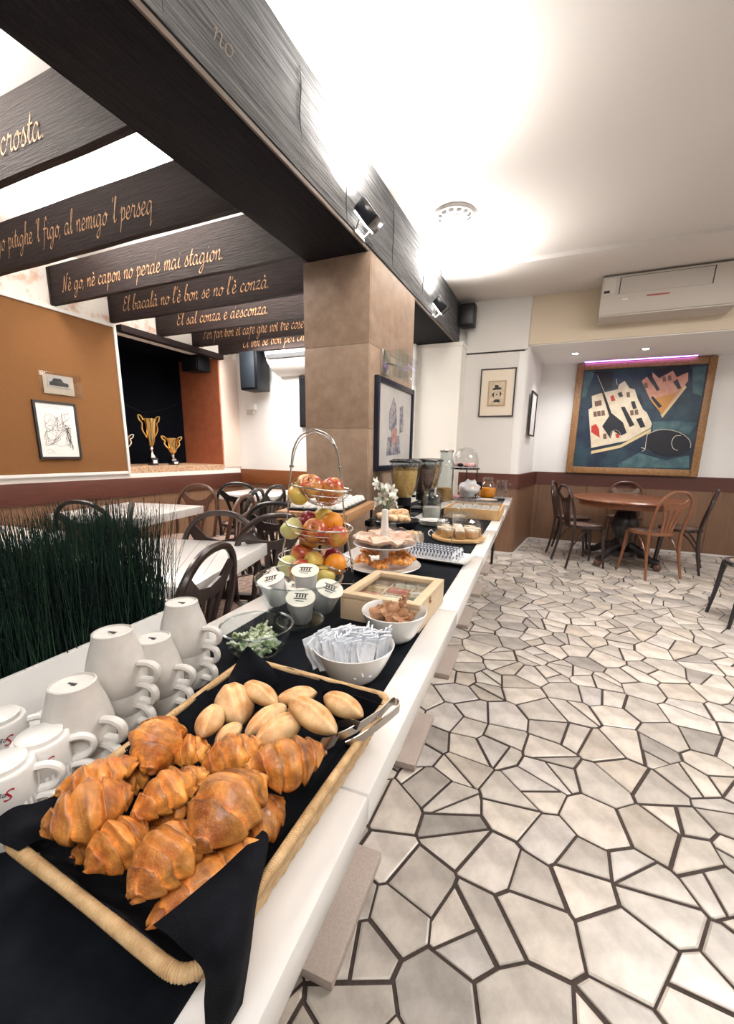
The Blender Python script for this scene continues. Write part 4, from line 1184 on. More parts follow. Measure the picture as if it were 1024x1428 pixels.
# ---- black napkins in and over the basket
def quad(u, v, cs): return cs[0].lerp(cs[1], u).lerp(cs[3].lerp(cs[2], u), v)
inn = shrink([NL, NR, FR, FL], .005)
def liner(u, v):
    p = quad(u, v, inn)
    e = min(u, 1 - u) * .27, min(v, 1 - v) * .39
    d = min(e)
    s = max(0, 1 - d / .048)
    n = noise.noise(Vector((p.x * 22, p.y * 22, 3)))
    z = TZ2 + .010 + .058 * s ** 1.3 + .006 * n * s
    w_ = .006 * n * s
    return (p.x + w_, p.y + w_, z)
nk = thing('napkin', 'black paper napkin lining the inside of the bread basket', 'napkin', ct(0, 0, 0), TH, 'black napkins')
MB().sheet(liner, 40, 56, .0015).build('cloth', K['napkin'], nk, sharp=70)
def drape(name, label, rows, nu=18, nv=18, rip=.004, seed=0):
    """rows of photo pixels with heights: [(px,py,z),...] each; smooth surface through them"""
    P = [[at_z(*q) for q in r] for r in rows]
    cols = [smooth_path(r, 8) for r in P]
    n = len(cols[0]); lines = [smooth_path([c[i] for c in cols], 8) for i in range(n)]
    m = len(lines[0])
    c0 = sum((p for r in P for p in r), Vector()) / (len(P) * len(P[0]))
    def fn(u, v):
        i = u * (n - 1); j = v * (m - 1)
        q = lines[min(n - 1, int(round(i)))][min(m - 1, int(round(j)))]
        k = noise.noise(Vector((q.x * 30, q.y * 30, seed))) * rip
        return q - c0 + Vector((k * .5, k * .5, k))
    t = thing('napkin', label, 'napkin', c0, 0, 'black napkins')
    MB().sheet(fn, n - 1, m - 1, .0015).build('cloth', K['napkin'], t, sharp=70)
    return t
drape('napkin', 'black napkin flap hanging over the near right corner of the basket', [
    [(214, 1290, .838), (270, 1244, .850), (320, 1203, .850), (366, 1158, .842)],
    [(248, 1322, .838), (300, 1290, .852), (340, 1240, .850), (374, 1172, .838)],
    [(282, 1356, .830), (312, 1340, .842), (342, 1300, .838), (360, 1246, .826)],
    [(284, 1400, .790), (308, 1402, .800), (330, 1385, .796), (350, 1320, .790)],
    [(286, 1450, .760), (300, 1450, .764), (318, 1432, .764), (338, 1398, .758)]], rip=.006, seed=5)
drape('napkin', 'black napkin corner folded over the near left edge of the basket', [
    [(-14, 1150, .832), (18, 1128, .842), (50, 1118, .842), (88, 1106, .832)],
    [(4, 1172, .835), (36, 1152, .842), (66, 1144, .838), (96, 1132, .825)],
    [(24, 1188, .826), (56, 1172, .825), (82, 1166, .82), (108, 1160, .805)]], rip=.006, seed=9)
drape('napkin', 'black napkin corner sticking up at the far left corner of the basket', [
    [(322, 940, .835), (336, 915, .862), (345, 902, .880), (352, 908, .872)],
    [(316, 965, .825), (345, 945, .840), (362, 932, .848), (376, 928, .842)],
    [(312, 985, .800), (345, 970, .805), (372, 960, .812), (392, 950, .815)]], rip=.004, seed=2)
drape('napkin', 'black napkin strip tucked behind the far rim of the basket', [
    [(452, 962, .826), (480, 966, .832), (508, 974, .830), (534, 982, .824)],
    [(450, 978, .806), (478, 986, .805), (504, 994, .806), (528, 1002, .802)],
    [(455, 996, .785), (478, 1004, .785), (500, 1010, .785), (518, 1018, .785)]], rip=.003, seed=7)

# ---- croissants
K['croissant'] = mat('croissant_crust', (.33, .078, .010), .25, col2=(.88, .40, .095), scale=20, detail=9, bump=.55, bscale=48, attr='tint', coat=.25)
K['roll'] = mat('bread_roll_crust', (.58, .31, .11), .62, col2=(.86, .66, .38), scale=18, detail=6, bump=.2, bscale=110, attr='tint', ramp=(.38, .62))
def add_vtint(me, cols):
    at = me.attributes.new('tint', 'FLOAT_COLOR', 'POINT')
    at.data.foreach_set('color', [c for t in cols for c in (*t, 1)])
def croissant_mesh(L, W, seed, layers=7, pale=1.0):
    rg = random.Random(seed); nu, nv = 80, 32
    V = []; Fc = []; cols = []
    bend = rg.uniform(.04, .12) * L; ph = rg.uniform(0, 1)
    for i in range(nu + 1):
        t = -1 + 2 * i / nu
        env = max(0.0, 1 - abs(t) ** 1.75) ** .80
        # overlapping rolled layers, steepest at the edge turned to the tips
        q = abs(t) * layers / 2 + ph * .3; fr = q - math.floor(q)
        step = 1 - .17 * fr ** 1.5
        r = W / 2 * (.16 + .84 * env) * step
        if i in (0, nu): r *= .35
        cx = L / 2 * t; cy = -bend * t * t + bend * .4
        for k in range(nv):
            a = 2 * math.pi * k / nv
            lay = noise.noise(Vector((t * 3 + seed, math.cos(a) * 1.3, math.sin(a) * 1.3)))
            twist = .35 * math.sin(a + 1)                # the layer edges run askew
            q2 = abs(t + twist * .10) * layers / 2 + ph * .3; f2 = q2 - math.floor(q2)
            rr = W / 2 * (.16 + .84 * env) * (1 - .24 * f2 ** 1.8) * (1 + .20 * lay)
            if i in (0, nu): rr *= .35
            y = rr * math.cos(a); z = rr * math.sin(a) * .84
            if z < 0: z *= .75
            V.append((cx + .004 * lay, cy + y, z))
            edge = max(0, 1 - f2 * 3.2)
            dk = 1.0 - .38 * edge + (.45 + .9 * noise.noise(Vector((t * 9, a * 1.5, seed)))) * max(0, f2 - .5) / .5
            up = .5 + .5 * math.sin(a)
            fl2 = noise.noise(Vector((t * 22 + seed, a * 2.2, 5))) * .5 + noise.noise(Vector((t * 7, a * 5, seed + 8))) * .5
            k_ = (dk * (.92 + .15 * (1 - up)) + .50 * lay + .42 * fl2) * pale
            cols.append((min(1.5, k_ * 1.05), min(1.6, k_ * 1.0), min(1.8, k_ * (.9 + .5 * max(0, f2 - .7)))))
    for i in range(nu):
        for k in range(nv):
            l = (k + 1) % nv; Fc.append((i * nv + k, i * nv + l, (i + 1) * nv + l, (i + 1) * nv + k))
    Fc += [tuple(range(nv - 1, -1, -1)), tuple(nu * nv + k for k in range(nv))]
    me = bpy.data.meshes.new('croissant'); me.from_pydata(V, [], Fc)
    for p in me.polygons: p.use_smooth = True
    me.materials.append(K['croissant']); add_vtint(me, cols); return me
def roll_mesh(L, W, seed):
    rg = random.Random(seed); nu, nv = 44, 56
    V = []; Fc = []; cols = []; off = rg.uniform(-.15, .15)
    for i in range(nu + 1):
        t = -1 + 2 * i / nu
        env = max(0.0, 1 - abs(t) ** 2.0) ** .72
        for k in range(nv):
            a = 2 * math.pi * k / nv
            n_ = noise.noise(Vector((t * 1.6 + seed, math.cos(a), math.sin(a))))
            r = W / 2 * (.06 + .94 * env) * (1 + .07 * n_)
            y = r * math.cos(a); z = r * math.sin(a) * .86
            ya = (y / (W / 2)) - off
            gr = math.exp(-(ya / .12) ** 2) * (1 if z > 0 else 0) * max(0, 1 - abs(t) ** 4)
            z += (math.exp(-((abs(ya) - .26) / .14) ** 2) * .05 - gr * .13) * W * (1 if z > 0 else 0) * max(0, 1 - abs(t) ** 4)
            if z < 0: z *= .7
            V.append((L / 2 * t, y, z))
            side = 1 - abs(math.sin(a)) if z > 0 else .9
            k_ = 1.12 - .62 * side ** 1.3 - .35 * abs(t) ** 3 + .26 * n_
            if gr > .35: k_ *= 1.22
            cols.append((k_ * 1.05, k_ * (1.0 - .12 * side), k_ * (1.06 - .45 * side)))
    for i in range(nu):
        for k in range(nv):
            l = (k + 1) % nv; Fc.append((i * nv + k, i * nv + l, (i + 1) * nv + l, (i + 1) * nv + k))
    Fc += [tuple(range(nv - 1, -1, -1)), tuple(nu * nv + k for k in range(nv))]
    me = bpy.data.meshes.new('bread_roll'); me.from_pydata(V, [], Fc)
    for p in me.polygons: p.use_smooth = True
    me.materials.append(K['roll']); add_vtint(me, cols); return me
def c3(x, y): return (x / 1.829, y / 1.829 + 920)
def c7(x, y): return (x / 3.793 + 300, y / 3.793 + 880)
def lay(name, cat, label, group, a, b_, z1, z2, wpx, maker, seed, roll=0, flip=False, **kw):
    A = at_z(a[0], a[1], z1); B = at_z(b_[0], b_[1], z2)
    d = B - A; L = d.length * 1.06
    mid = (A + B) / 2
    sc = float((CM @ np.array([mid.x, mid.y, mid.z - EYE]))[2]) / F
    W = wpx * sc * kw.pop('fat', 1)
    me = maker(L, W, seed, **kw)
    o = bpy.data.objects.new(name, me); C.objects.link(o)
    x = d.normalized(); y = Vector((0, 0, 1)).cross(x).normalized(); z = x.cross(y)
    if flip: y = -y; z = z
    M = Matrix((x, y, z)).transposed()
    if M.determinant() < 0: M = Matrix((-x, y, z)).transposed()
    o.rotation_euler = (M @ Matrix.Rotation(R(roll), 3, 'X')).to_euler()
    o.location = mid
    return tag(o, label, cat, group)
CR = [ # ends in the close-up, heights, width in photo px, label
 ((432, 158), (372, 282), .842, .832, 56, 'golden croissant standing on end at the back left of the croissants', 40, 1.06),
 ((438, 250), (532, 222), .822, .826, 36, 'small croissant behind the upright one, beside the rolls', 0, 1.12),
 ((150, 345), (350, 262), .838, .842, 44, 'long pale croissant at the back left, nearest the cups', 10, 1.12),
 ((285, 330), (378, 285), .808, .812, 40, 'croissant half buried below the long pale one', 0, .9),
 ((112, 432), (335, 345), .848, .850, 70, 'large shiny croissant at the left side of the basket', 0, .92),
 ((340, 400), (518, 285), .852, .856, 50, 'golden croissant lying across the middle of the pile', -10, 1.0),
 ((378, 425), (492, 352), .822, .826, 34, 'pale flat croissant edge peeking out under the middle one', 0, 1.4),
 ((520, 272), (662, 215), .845, .848, 44, 'croissant at the back centre, touching the rolls', 0, 1.0),
 ((632, 290), (822, 235), .855, .852, 58, 'big croissant at the back right beside the tongs', 0, .86),
 ((500, 470), (655, 300), .868, .866, 76, 'largest brown croissant on top of the pile', 0, .84),
 ((225, 532), (372, 418), .838, .842, 60, 'pointed croissant at the front left with pale tip', 0, 1.06),
 ((338, 600), (506, 425), .856, .858, 68, 'shiny croissant at the front centre', 0, .92),
 ((590, 455), (724, 365), .828, .828, 50, 'croissant low at the right side of the basket', 0, .82),
 ((385, 662), (650, 470), .832, .840, 46, 'long pale croissant along the napkin flap at the front right', 0, 1.1),
 ((185, 500), (262, 465), .805, .808, 30, 'croissant tip showing low at the front left', 0, .95),
 ((530, 318), (640, 290), .822, .824, 34, 'croissant nearly hidden between the back centre and the largest one', 0, 1.0),
]
for i, (a, b_, z1, z2, wp, lab, rl, pale) in enumerate(CR):
    lay('croissant', 'croissant', lab, 'croissants in the basket', c3(*a), c3(*b_), z1, z2, wp, croissant_mesh, i + 3, rl, i % 2 == 0, layers=4 + i % 3, pale=pale, fat=1.42)
RO = [
 ((72, 292), (138, 492), .846, .824, 44, 'broad floury bread roll leaning at the back left of the rolls'),
 ((166, 282), (324, 388), .848, .846, 27, 'slit bread roll at the very back of the basket'),
 ((328, 372), (534, 328), .838, .836, 25, 'long slit bread roll lying against the far rim'),
 ((168, 552), (368, 398), .832, .838, 30, 'bread roll with brown side in the middle of the rolls'),
 ((404, 368), (634, 536), .858, .850, 35, 'slit bread roll on top, right of centre'),
 ((584, 346), (776, 452), .836, .832, 31, 'bread roll in the far right corner beside the tongs'),
 ((220, 606), (448, 466), .836, .840, 38, 'large pale bread roll in front of the slit ones'),
 ((6, 596), (138, 498), .826, .830, 24, 'small bread roll wedged against the croissants'),
 ((424, 606), (588, 648), .822, .820, 24, 'small pale bread roll behind the big right croissant'),
 ((-66, 560), (10, 400), .838, .846, 32, 'bread roll touching the upright croissant'),
 ((384, 470), (448, 412), .812, .812, 22, 'bread roll hidden under the top slit roll'),
]
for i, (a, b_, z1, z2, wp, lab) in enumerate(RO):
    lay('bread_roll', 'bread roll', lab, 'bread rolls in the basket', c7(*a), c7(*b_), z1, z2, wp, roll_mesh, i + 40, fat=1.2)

# ---- serving tongs over the far right corner
tg = thing('serving_tongs', 'steel serving tongs resting on the far right basket corner', 'tongs', at_z(552, 984, .84))
o0 = tg.location.copy()
def strip(pts, w_, wd, name, m):
    P = smooth_path([at_z(*p) - o0 for p in pts], 6); n = len(P) - 1
    wv = Vector(wd).normalized() * w_ / 2
    return MB().sheet(lambda u, v: P[int(round(u * n))] + wv * (2 * v - 1), n, 2, .0014).build(name, m, tg)
strip([(469, 1030, .838), (500, 1014, .848), (530, 994, .852), (546, 979, .852), (553, 979, .850), (557, 985, .846), (552, 992, .842), (530, 1010, .836), (505, 1028, .828), (482, 1040, .822)], .015, (.1, -.25, 1), 'arm_strip', K['steel'])
strip([(472, 1029, .84), (455, 1038, .832), (444, 1040, .826)], .022, (.4, .6, 1), 'grip_end', K['steel'])
strip([(500, 1012, .856), (484, 1008, .85), (470, 1011, .838)], .012, (.3, .3, 1), 'spring', K['black_gloss'])

# ================================================================== BOWLS, BOXES AND STANDS ON THE BUFFET
def bowl(mb, r0, r1, h, t=.004, n=40, p=.55, z0=0):
    out = []; k = 10
    for i in range(k + 1):
        f = i / k; out.append((r0 + (r1 - r0) * f ** p, z0 + h * f))
    inn = [(max(.0, r - t), max(z, z0 + t)) for r, z in out[::-1]]
    prof = [(0, z0)] + out + [(out[-1][0] - t * .5, z0 + h + t * .4)] + inn + [(0, z0 + t)]
    return mb.ring(prof, n)
def crumple(w_, h_, amp, seed, n=7, t=.0008):
    return lambda u, v: ((u - .5) * w_ + amp * .6 * noise.noise(Vector((u * 3, v * 3, seed))), (v - .5) * h_ + amp * .6 * noise.noise(Vector((u * 3, v * 3, seed + 9))), amp * (noise.noise(Vector((u * 4, v * 4, seed + 4))) + .6 * noise.noise(Vector((u * 8, v * 8, seed)))))
rg = random.Random(5)

# ---- glass bowl of wrapped butter
P = at_z(360, 911, TZ2)
t = thing('glass_bowl', 'small clear glass bowl holding green and white wrapped portions', 'bowl', P)
bowl(MB(), .042, .080, .068, .0035).build('bowl', K['glass_thick'], t)
MB().tube([(.0785 * math.cos(a), .0785 * math.sin(a), .069) for a in [2 * math.pi * k / 40 for k in range(40)]], .0026, 6, closed=True).build('rim', K['rim_glass'], t)
MB().tube([(.042 * math.cos(a), .042 * math.sin(a), .004) for a in [2 * math.pi * k / 40 for k in range(40)]], .0026, 6, closed=True).build('base_ring', K['rim_glass'], t)
mpk = mat('green_white_foil', (.62, .66, .52), .4, col2=(.14, .22, .07), scale=45, detail=3, ramp=(.46, .6))
for i in range(15):
    a = i * 2.4; r = .046 * math.sqrt((i % 8 + .5) / 8)
    o = MB().sheet(crumple(.038, .030, .012, i * 3.1), 8, 7, .004).build('butter_portion', mpk)
    o.location = P + Vector((r * math.cos(a), r * math.sin(a), .020 + .012 * (i // 6))); o.rotation_euler = (rg.uniform(-.6, .6), rg.uniform(-.6, .6), rg.uniform(0, 3))
    tag(o, 'green and white wrapped portion in the small glass bowl', 'wrapped portion', 'wrapped portions in the glass bowl')

# ---- glass bucket of yogurts
P = at_z(419, 866, TZ2)
t = thing('glass_bucket', 'flared clear glass bucket holding white yogurt pots', 'glass bowl', P)
bowl(MB(), .064, .116, .125, .004, 48, .8).build('bucket', K['glass_thick'], t)
MB().tube([(.1145 * math.cos(a), .1145 * math.sin(a), .126) for a in [2 * math.pi * k / 48 for k in range(48)]], .0026, 6, closed=True).build('rim', K['rim_glass'], t)
MB().tube([(.062 * math.cos(a), .062 * math.sin(a), .004) for a in [2 * math.pi * k / 48 for k in range(48)]], .0026, 6, closed=True).build('base_ring', K['rim_glass'], t)
mlid = mat('yogurt_lid', (.78, .74, .64), .4)
def yog_meshes():
    cup = MB().lathe([(0, 0), (.024, 0), (.026, .003), (.0335, .066), (.0355, .068), (.0355, .070), (0, .070)], 28).mesh('pot', K['white_plastic'])
    lid = MB().lathe([(0, .070), (.0365, .070), (.0365, .0712), (0, .0712)], 28).mesh('lid', mlid)
    b = MB()
    for i, (x, y, w_, h_) in enumerate(((0, .013, .034, .003), (-.010, .004, .004, .012), (-.003, .004, .004, .012), (.004, .004, .004, .012), (.011, .004, .004, .012), (0, -.006, .032, .003), (0, -.015, .02, .002))):
        b.box((x, y, .0716), (w_, h_, .0006))
    return cup, lid, b.mesh('lid_print', K['ink'])
YG = yog_meshes()
yl = ['yogurt pot lying at the left back of the glass bucket', 'yogurt pot on top at the left of the glass bucket', 'yellowish-lidded yogurt pot on top in the middle of the bucket', 'yogurt pot low in front of the glass bucket', 'blue-printed yogurt pot at the right of the glass bucket', 'yogurt pot at the bottom of the bucket, mostly hidden']
for i, (x, y, z, tx, ty) in enumerate(((-.052, .050, .060, .15, -.75), (-.052, -.012, .058, .20, -.25), (.012, .030, .070, .25, .02), (.012, -.045, .026, .34, .05), (.060, .0, .040, .35, .35), (-.02, .055, .010, 0, 0))):
    q = thing('yogurt_pot', yl[i], 'yogurt', P + Vector((x, y, z)), 0, 'yogurts in the glass bucket')
    q.location = P + Vector((x * CM[0][0] - y * CM[0][1], x * CM[0][1] + y * CM[0][0], z))
    q.rotation_euler = (tx, ty, math.atan2(CM[0][1], CM[0][0])); place(YG, q)
t2 = thing('ice_water', 'shallow clear ice in the bottom of the glass bucket', 'ice', P)
for k in range(12):
    a = k * 2.1; r = .05 * math.sqrt(k / 12)
    MB().box((r * math.cos(a), r * math.sin(a), .014 + .004 * (k % 3)), (.02, .018, .016), .004, Matrix.Rotation(a * .3, 4, 'Z')).build('ice_cube', K['acrylic'], t2)

# ---- white bowls of sachets
msug = mat('sachet_white', (.74, .76, .80), .55, col2=(.44, .52, .62), scale=38, detail=2, ramp=(.5, .72))
P = at_z(493, 944, TZ2)
t = thing('sugar_bowl', 'white porcelain bowl packed with upright white sugar sachets', 'bowl', P)
bowl(MB(), .036, .082, .074, .0035, 44, .62).build('bowl', K['ceramic'], t)
sach = [MB().sheet(lambda u, v, s=s: ((u - .5) * .027 + .003 * noise.noise(Vector((v * 3, s, 0))), (.0035 * math.sin(math.pi * u) * math.sin(math.pi * v)) + .004 * noise.noise(Vector((u * 2, v * 2, s))), v * .062), 5, 6, .003).mesh('sugar_sachet', msug) for s in range(4)]
for i in range(84):
    row = i // 17; k = i % 17
    x = -.060 + .0075 * k + rg.uniform(-.003, .003); y = -.050 + .025 * row + rg.uniform(-.004, .004)
    x *= .80; y *= .92
    o = bpy.data.objects.new('sugar_sachet', sach[i % 4]); C.objects.link(o)
    o.location = P + Vector((x, y, .030 + .010 * rg.random() - .1 * (x * x + y * y) * 10 * .3))
    o.rotation_euler = (-.30 + .16 * row + rg.uniform(-.1, .1), .32 * x / .06 + rg.uniform(-.12, .12), R(70) + rg.uniform(-.8, .8))
    tag(o, 'white sugar sachet standing in the porcelain bowl', 'sachet', 'sugar sachets in the porcelain bowl')
P = at_z(549, 890, TZ2)
t = thing('sachet_bowl', 'white porcelain bowl with brown paper sachets in front of the tea box', 'bowl', P)
bowl(MB(), .036, .080, .074, .0035, 44, .62).build('bowl', K['ceramic'], t)
mbr = mat('brown_sachet', (.30, .13, .055), .6, col2=(.46, .25, .13), scale=30, ramp=(.4, .65))
for i in range(13):
    o = MB().sheet(crumple(.058, .045, .012, i * 2.7 + 50), 8, 7, .003).build('brown_sachet', mbr)
    a = i * 2.4; r = .038 * math.sqrt(i % 7 / 7)
    o.location = P + Vector((r * math.cos(a), r * math.sin(a), .044 + .016 * (i // 5))); o.rotation_euler = (rg.uniform(-.9, .9), rg.uniform(-.9, .9), rg.uniform(0, 6))
    tag(o, 'crumpled brown paper sachet in the porcelain bowl', 'sachet', 'brown sachets in the porcelain bowl')

# ---- wooden tea box with glass lid
tb = thing('tea_box', 'pale wooden tea box with glass lid and clasp', 'tea box', ct(-.172, 1.065, TZ2), TH + R(-3))
w_, d_, h_ = .225, .245, .076
for (cx_, cy_, a, b_) in ((-(w_ - .009) / 2, 0, .009, d_), ((w_ - .009) / 2, 0, .009, d_), (0, -(d_ - .009) / 2, w_ - .018, .009), (0, (d_ - .009) / 2, w_ - .018, .009)):
    MB().box((cx_, cy_, .030), (a, b_, .060), .001).build('side_wall', K['pine'], tb)
MB().box((0, 0, .003), (w_ - .018, d_ - .018, .006)).build('bottom', K['pine'], tb)
for x in (-.036, .036):
    MB().box((x, 0, .028), (.004, d_ - .02, .044)).build('divider', K['pine'], tb)
for y in (-.058, 0, .058):
    MB().box((0, y, .027), (w_ - .02, .004, .042)).build('divider', K['pine'], tb)
lid = thing('x', None, None)
bpy.data.objects.remove(lid)
for (cx_, cy_, a, b_) in ((-(w_ - .026) / 2, 0, .026, d_), ((w_ - .026) / 2, 0, .026, d_), (0, -(d_ - .026) / 2, w_ - .052, .026), (0, (d_ - .026) / 2, w_ - .052, .026)):
    MB().box((cx_, cy_, .068), (a, b_, .014), .0015).build('lid_frame', K['pine'], tb)
MB().box((0, 0, .066), (w_ - .05, d_ - .05, .002)).build('lid_glass', K['glass'], tb)
MB().box((w_ / 2 + .0012, -.03, .060), (.0024, .012, .018), .0008).box((w_ / 2 + .003, -.03, .056), (.003, .006, .006), .001).build('clasp', mat('brass', (.42, .26, .12), .35, metal=.8), tb)
teas = [(.55, .20, .16), (.70, .58, .40), (.10, .14, .24), (.68, .34, .26), (.72, .66, .55), (.12, .16, .14), (.62, .50, .30), (.60, .18, .14), (.75, .70, .62), (.30, .20, .12), (.66, .62, .52), (.50, .42, .30)]
tn = ['rose', 'cream', 'navy', 'salmon', 'ivory', 'dark green', 'straw', 'crimson', 'white', 'brown', 'pale grey', 'tan']
k = 0
for j, y in enumerate((-.087, -.029, .029, .087)):
    for x in (-.070, 0, .070):
        mt = mat('tea_%d' % k, teas[k], .55, col2=tuple(min(1, c * 1.25 + .04) for c in teas[k]), scale=60, ramp=(.45, .6))
        q = thing('tea_stack', 'stack of %s tea envelopes inside the wooden tea box' % tn[k], 'tea bags', tb.matrix_basis @ Vector((x, y, .007)), tb.rotation_euler.z, 'tea envelopes in the tea box')
        q.location = Vector(ct(-.172, 1.065, TZ2)) + Matrix.Rotation(TH + R(-3), 3, 'Z') @ Vector((x, y, .007))
        for s in range(5):
            MB().box((rg.uniform(-.001, .001), -.018 + .009 * s, .022), (.056, .006, .042), .001, Matrix.Rotation(R(-14), 4, 'X')).build('envelope', mt, q)
        k += 1

# ---- three-tier wire fruit stand
fs = thing('fruit_stand', 'three-tier chrome wire fruit stand with arched handle', 'fruit stand', ct(-.490, 1.180, TZ2), TH + R(20))
FSM = Matrix.Translation(ct(-.490, 1.180, TZ2)) @ Matrix.Rotation(TH + R(20), 4, 'Z')
tiers = [(.125, .092, .064, .0), (.110, .208, .064, .012), (.096, .333, .062, .02)]
for (r, zr, dp, xo) in tiers:
    bk_ = MB().tube([(xo + r * math.cos(a), r * math.sin(a), zr - .10 * r * math.cos(a)) for a in [2 * math.pi * k / 36 for k in range(36)]], .0028, 6, closed=True).build('basket_rim', K['chrome'], fs)
    for q, f in ((1, .86), (2, .62), (3, .34)):
        MB().tube([(xo + r * f * math.cos(a), r * f * math.sin(a), zr - dp * (1 - f * f) ** .8 - .10 * r * f * math.cos(a)) for a in [2 * math.pi * k / 30 for k in range(30)]], .0015, 5, closed=True).build('wire_ring', K['chrome'], bk_)
    for k in range(12):
        a = 2 * math.pi * k / 12
        MB().tube([(xo + r * f * math.cos(a), r * f * math.sin(a), zr - dp * (1 - f * f) ** .8 - .10 * r * f * math.cos(a)) for f in (.02, .34, .62, .86, .96, 1)], .0014, 5).build('wire_rib', K['chrome'], bk_)
for sg in (-1, 1):
    MB().tube(smooth_path([(sg * .125, .0, 0.002), (sg * .118, 0, .085), (sg * .098, 0, .2), (sg * .086, 0, .33), (sg * .078, 0, .40)], 5), .0028, 6).build('upright', K['chrome'], fs)
    MB().tube(smooth_path([(sg * .078, 0, .40), (sg * .070, 0, .45), (sg * .045, 0, .495), (0, 0, .515)], 5), .0028, 6).build('handle', K['chrome'], fs)
    MB().tube(smooth_path([(sg * .078, .012, .395), (sg * .066, .012, .45), (sg * .042, .012, .488), (0, .012, .507)], 5), .0018, 6).build('handle_wire', K['chrome'], fs)
    MB().box((sg * .078, .006, .398), (.012, .02, .008), .002).build('clip', K['chrome'], fs)
    MB().tube([(sg * .125, -.05, .003), (sg * .125, .05, .003)], .003, 6).build('foot', K['chrome'], fs)
MB().tube([(-.125, 0, .004), (.125, 0, .004)], .0025, 6).build('base_bar', K['chrome'], fs)
def fruit_mesh(kind, r):
    if kind == 'orange':
        return MB().ball((0, 0, 0), (r, r, r * .96), 24, 16).mesh('orange', mat('orange_peel', (.80, .26, .015), .42, bump=.12, bscale=260, col2=(.86, .34, .03), scale=8))
    if kind == 'apple':
        m = mat('apple_skin', (.42, .045, .022), .28, col2=(.76, .46, .10), scale=16, detail=5, ramp=(.42, .68), coat=.3)
    elif kind == 'yellow':
        m = mat('apple_yellow', (.70, .52, .10), .32, col2=(.74, .40, .10), scale=12, ramp=(.45, .7), coat=.25)
    elif kind == 'green':
        m = mat('pear_green', (.62, .62, .22), .34, col2=(.72, .66, .32), scale=14, coat=.2)
    else:
        m = mat('plum_red', (.28, .015, .035), .3, coat=.2)
    prof = []
    for i in range(19):
        a = -math.pi / 2 + math.pi * i / 18
        rr = r * math.cos(a) * (1 + .06 * math.sin(a)); z = r * .92 * math.sin(a)
        if i > 13: z -= r * .30 * ((i - 13) / 5) ** 2
        if i < 4: z += r * .14 * ((4 - i) / 4) ** 2
        prof.append((max(0, rr), z))
    return MB().lathe(prof, 26).mesh('fruit', m, 70)
FM = {k: fruit_mesh(k, {'orange': .037, 'apple': .040, 'yellow': .036, 'green': .038, 'plum': .028}[k]) for k in ('orange', 'apple', 'yellow', 'green', 'plum')}
stem = MB().tube(smooth_path([(0, 0, .022), (.001, 0, .032), (.004, 0, .042)], 3), .0014, 5).mesh('stem', mat('stem_brown', (.09, .05, .02), .7))
FR_ = [
 # tier, kind, x, y, z, label
 ('apple', -.01, -.035, .345, 'striped red apple at the front of the top tier'), ('yellow', -.035, .03, .345, 'yellow apple at the back left of the top tier'), ('apple', .055, -.005, .335, 'red and yellow apple at the right of the top tier'), ('yellow', -.05, -.03, .318, 'yellow apple low at the left of the top tier'), ('apple', .03, .04, .315, 'apple at the back of the top tier'),
 ('apple', .005, -.058, .208, 'big red apple at the front of the middle tier'), ('green', -.078, -.018, .205, 'pale green pear at the left of the middle tier'), ('orange', .052, .012, .222, 'orange at the upper right of the middle tier'), ('apple', .072, -.05, .188, 'small red apple at the right of the middle tier'), ('plum', -.030, .02, .232, 'dark red plum at the back left of the middle tier'), ('yellow', .02, .04, .235, 'yellow peach at the back of the middle tier'), ('apple', -.02, .0, .172, 'red apple at the bottom of the middle tier'),
 ('apple', -.045, -.01, .118, 'red and yellow apple at the left of the bottom tier'), ('yellow', .0, -.062, .104, 'yellow apple at the front of the bottom tier'), ('orange', .070, -.060, .098, 'bright orange at the front right of the bottom tier'), ('plum', .055, .0, .112, 'dark red plum at the right of the bottom tier'), ('green', -.085, -.035, .082, 'pale green pear at the far left of the bottom tier'), ('apple', -.035, -.085, .078, 'small apple low at the front of the bottom tier'), ('apple', .03, .05, .085, 'apple at the back of the bottom tier'), ('yellow', .038, -.098, .070, 'yellow apple low at the front edge of the bottom tier'),
]
view = Matrix.Rotation(R(0), 3, 'Z')
vang = math.atan2(CM[0][1], CM[0][0]) - (TH + R(20))       # so x runs across the view, y away from the eye
for (k, x, y, z, lab) in FR_:
    xx = x * math.cos(vang) - y * math.sin(vang); yy = x * math.sin(vang) + y * math.cos(vang)
    q = thing('fruit', lab, 'orange' if k == 'orange' else ('pear' if k == 'green' else ('plum' if k == 'plum' else 'apple')), FSM @ Vector((xx, yy, z - .008)), 0, 'fruit on the wire stand')
    q.name = {'orange': 'orange', 'green': 'pear', 'plum': 'plum'}.get(k, 'apple')
    q.rotation_euler = (rg.uniform(-1.1, 1.1), rg.uniform(-.9, .9), rg.uniform(0, 6))
    o = bpy.data.objects.new('skin', FM[k]); C.objects.link(o); o.parent = q
    if k != 'orange':
        o = bpy.data.objects.new('stem', stem); C.objects.link(o); o.parent = q

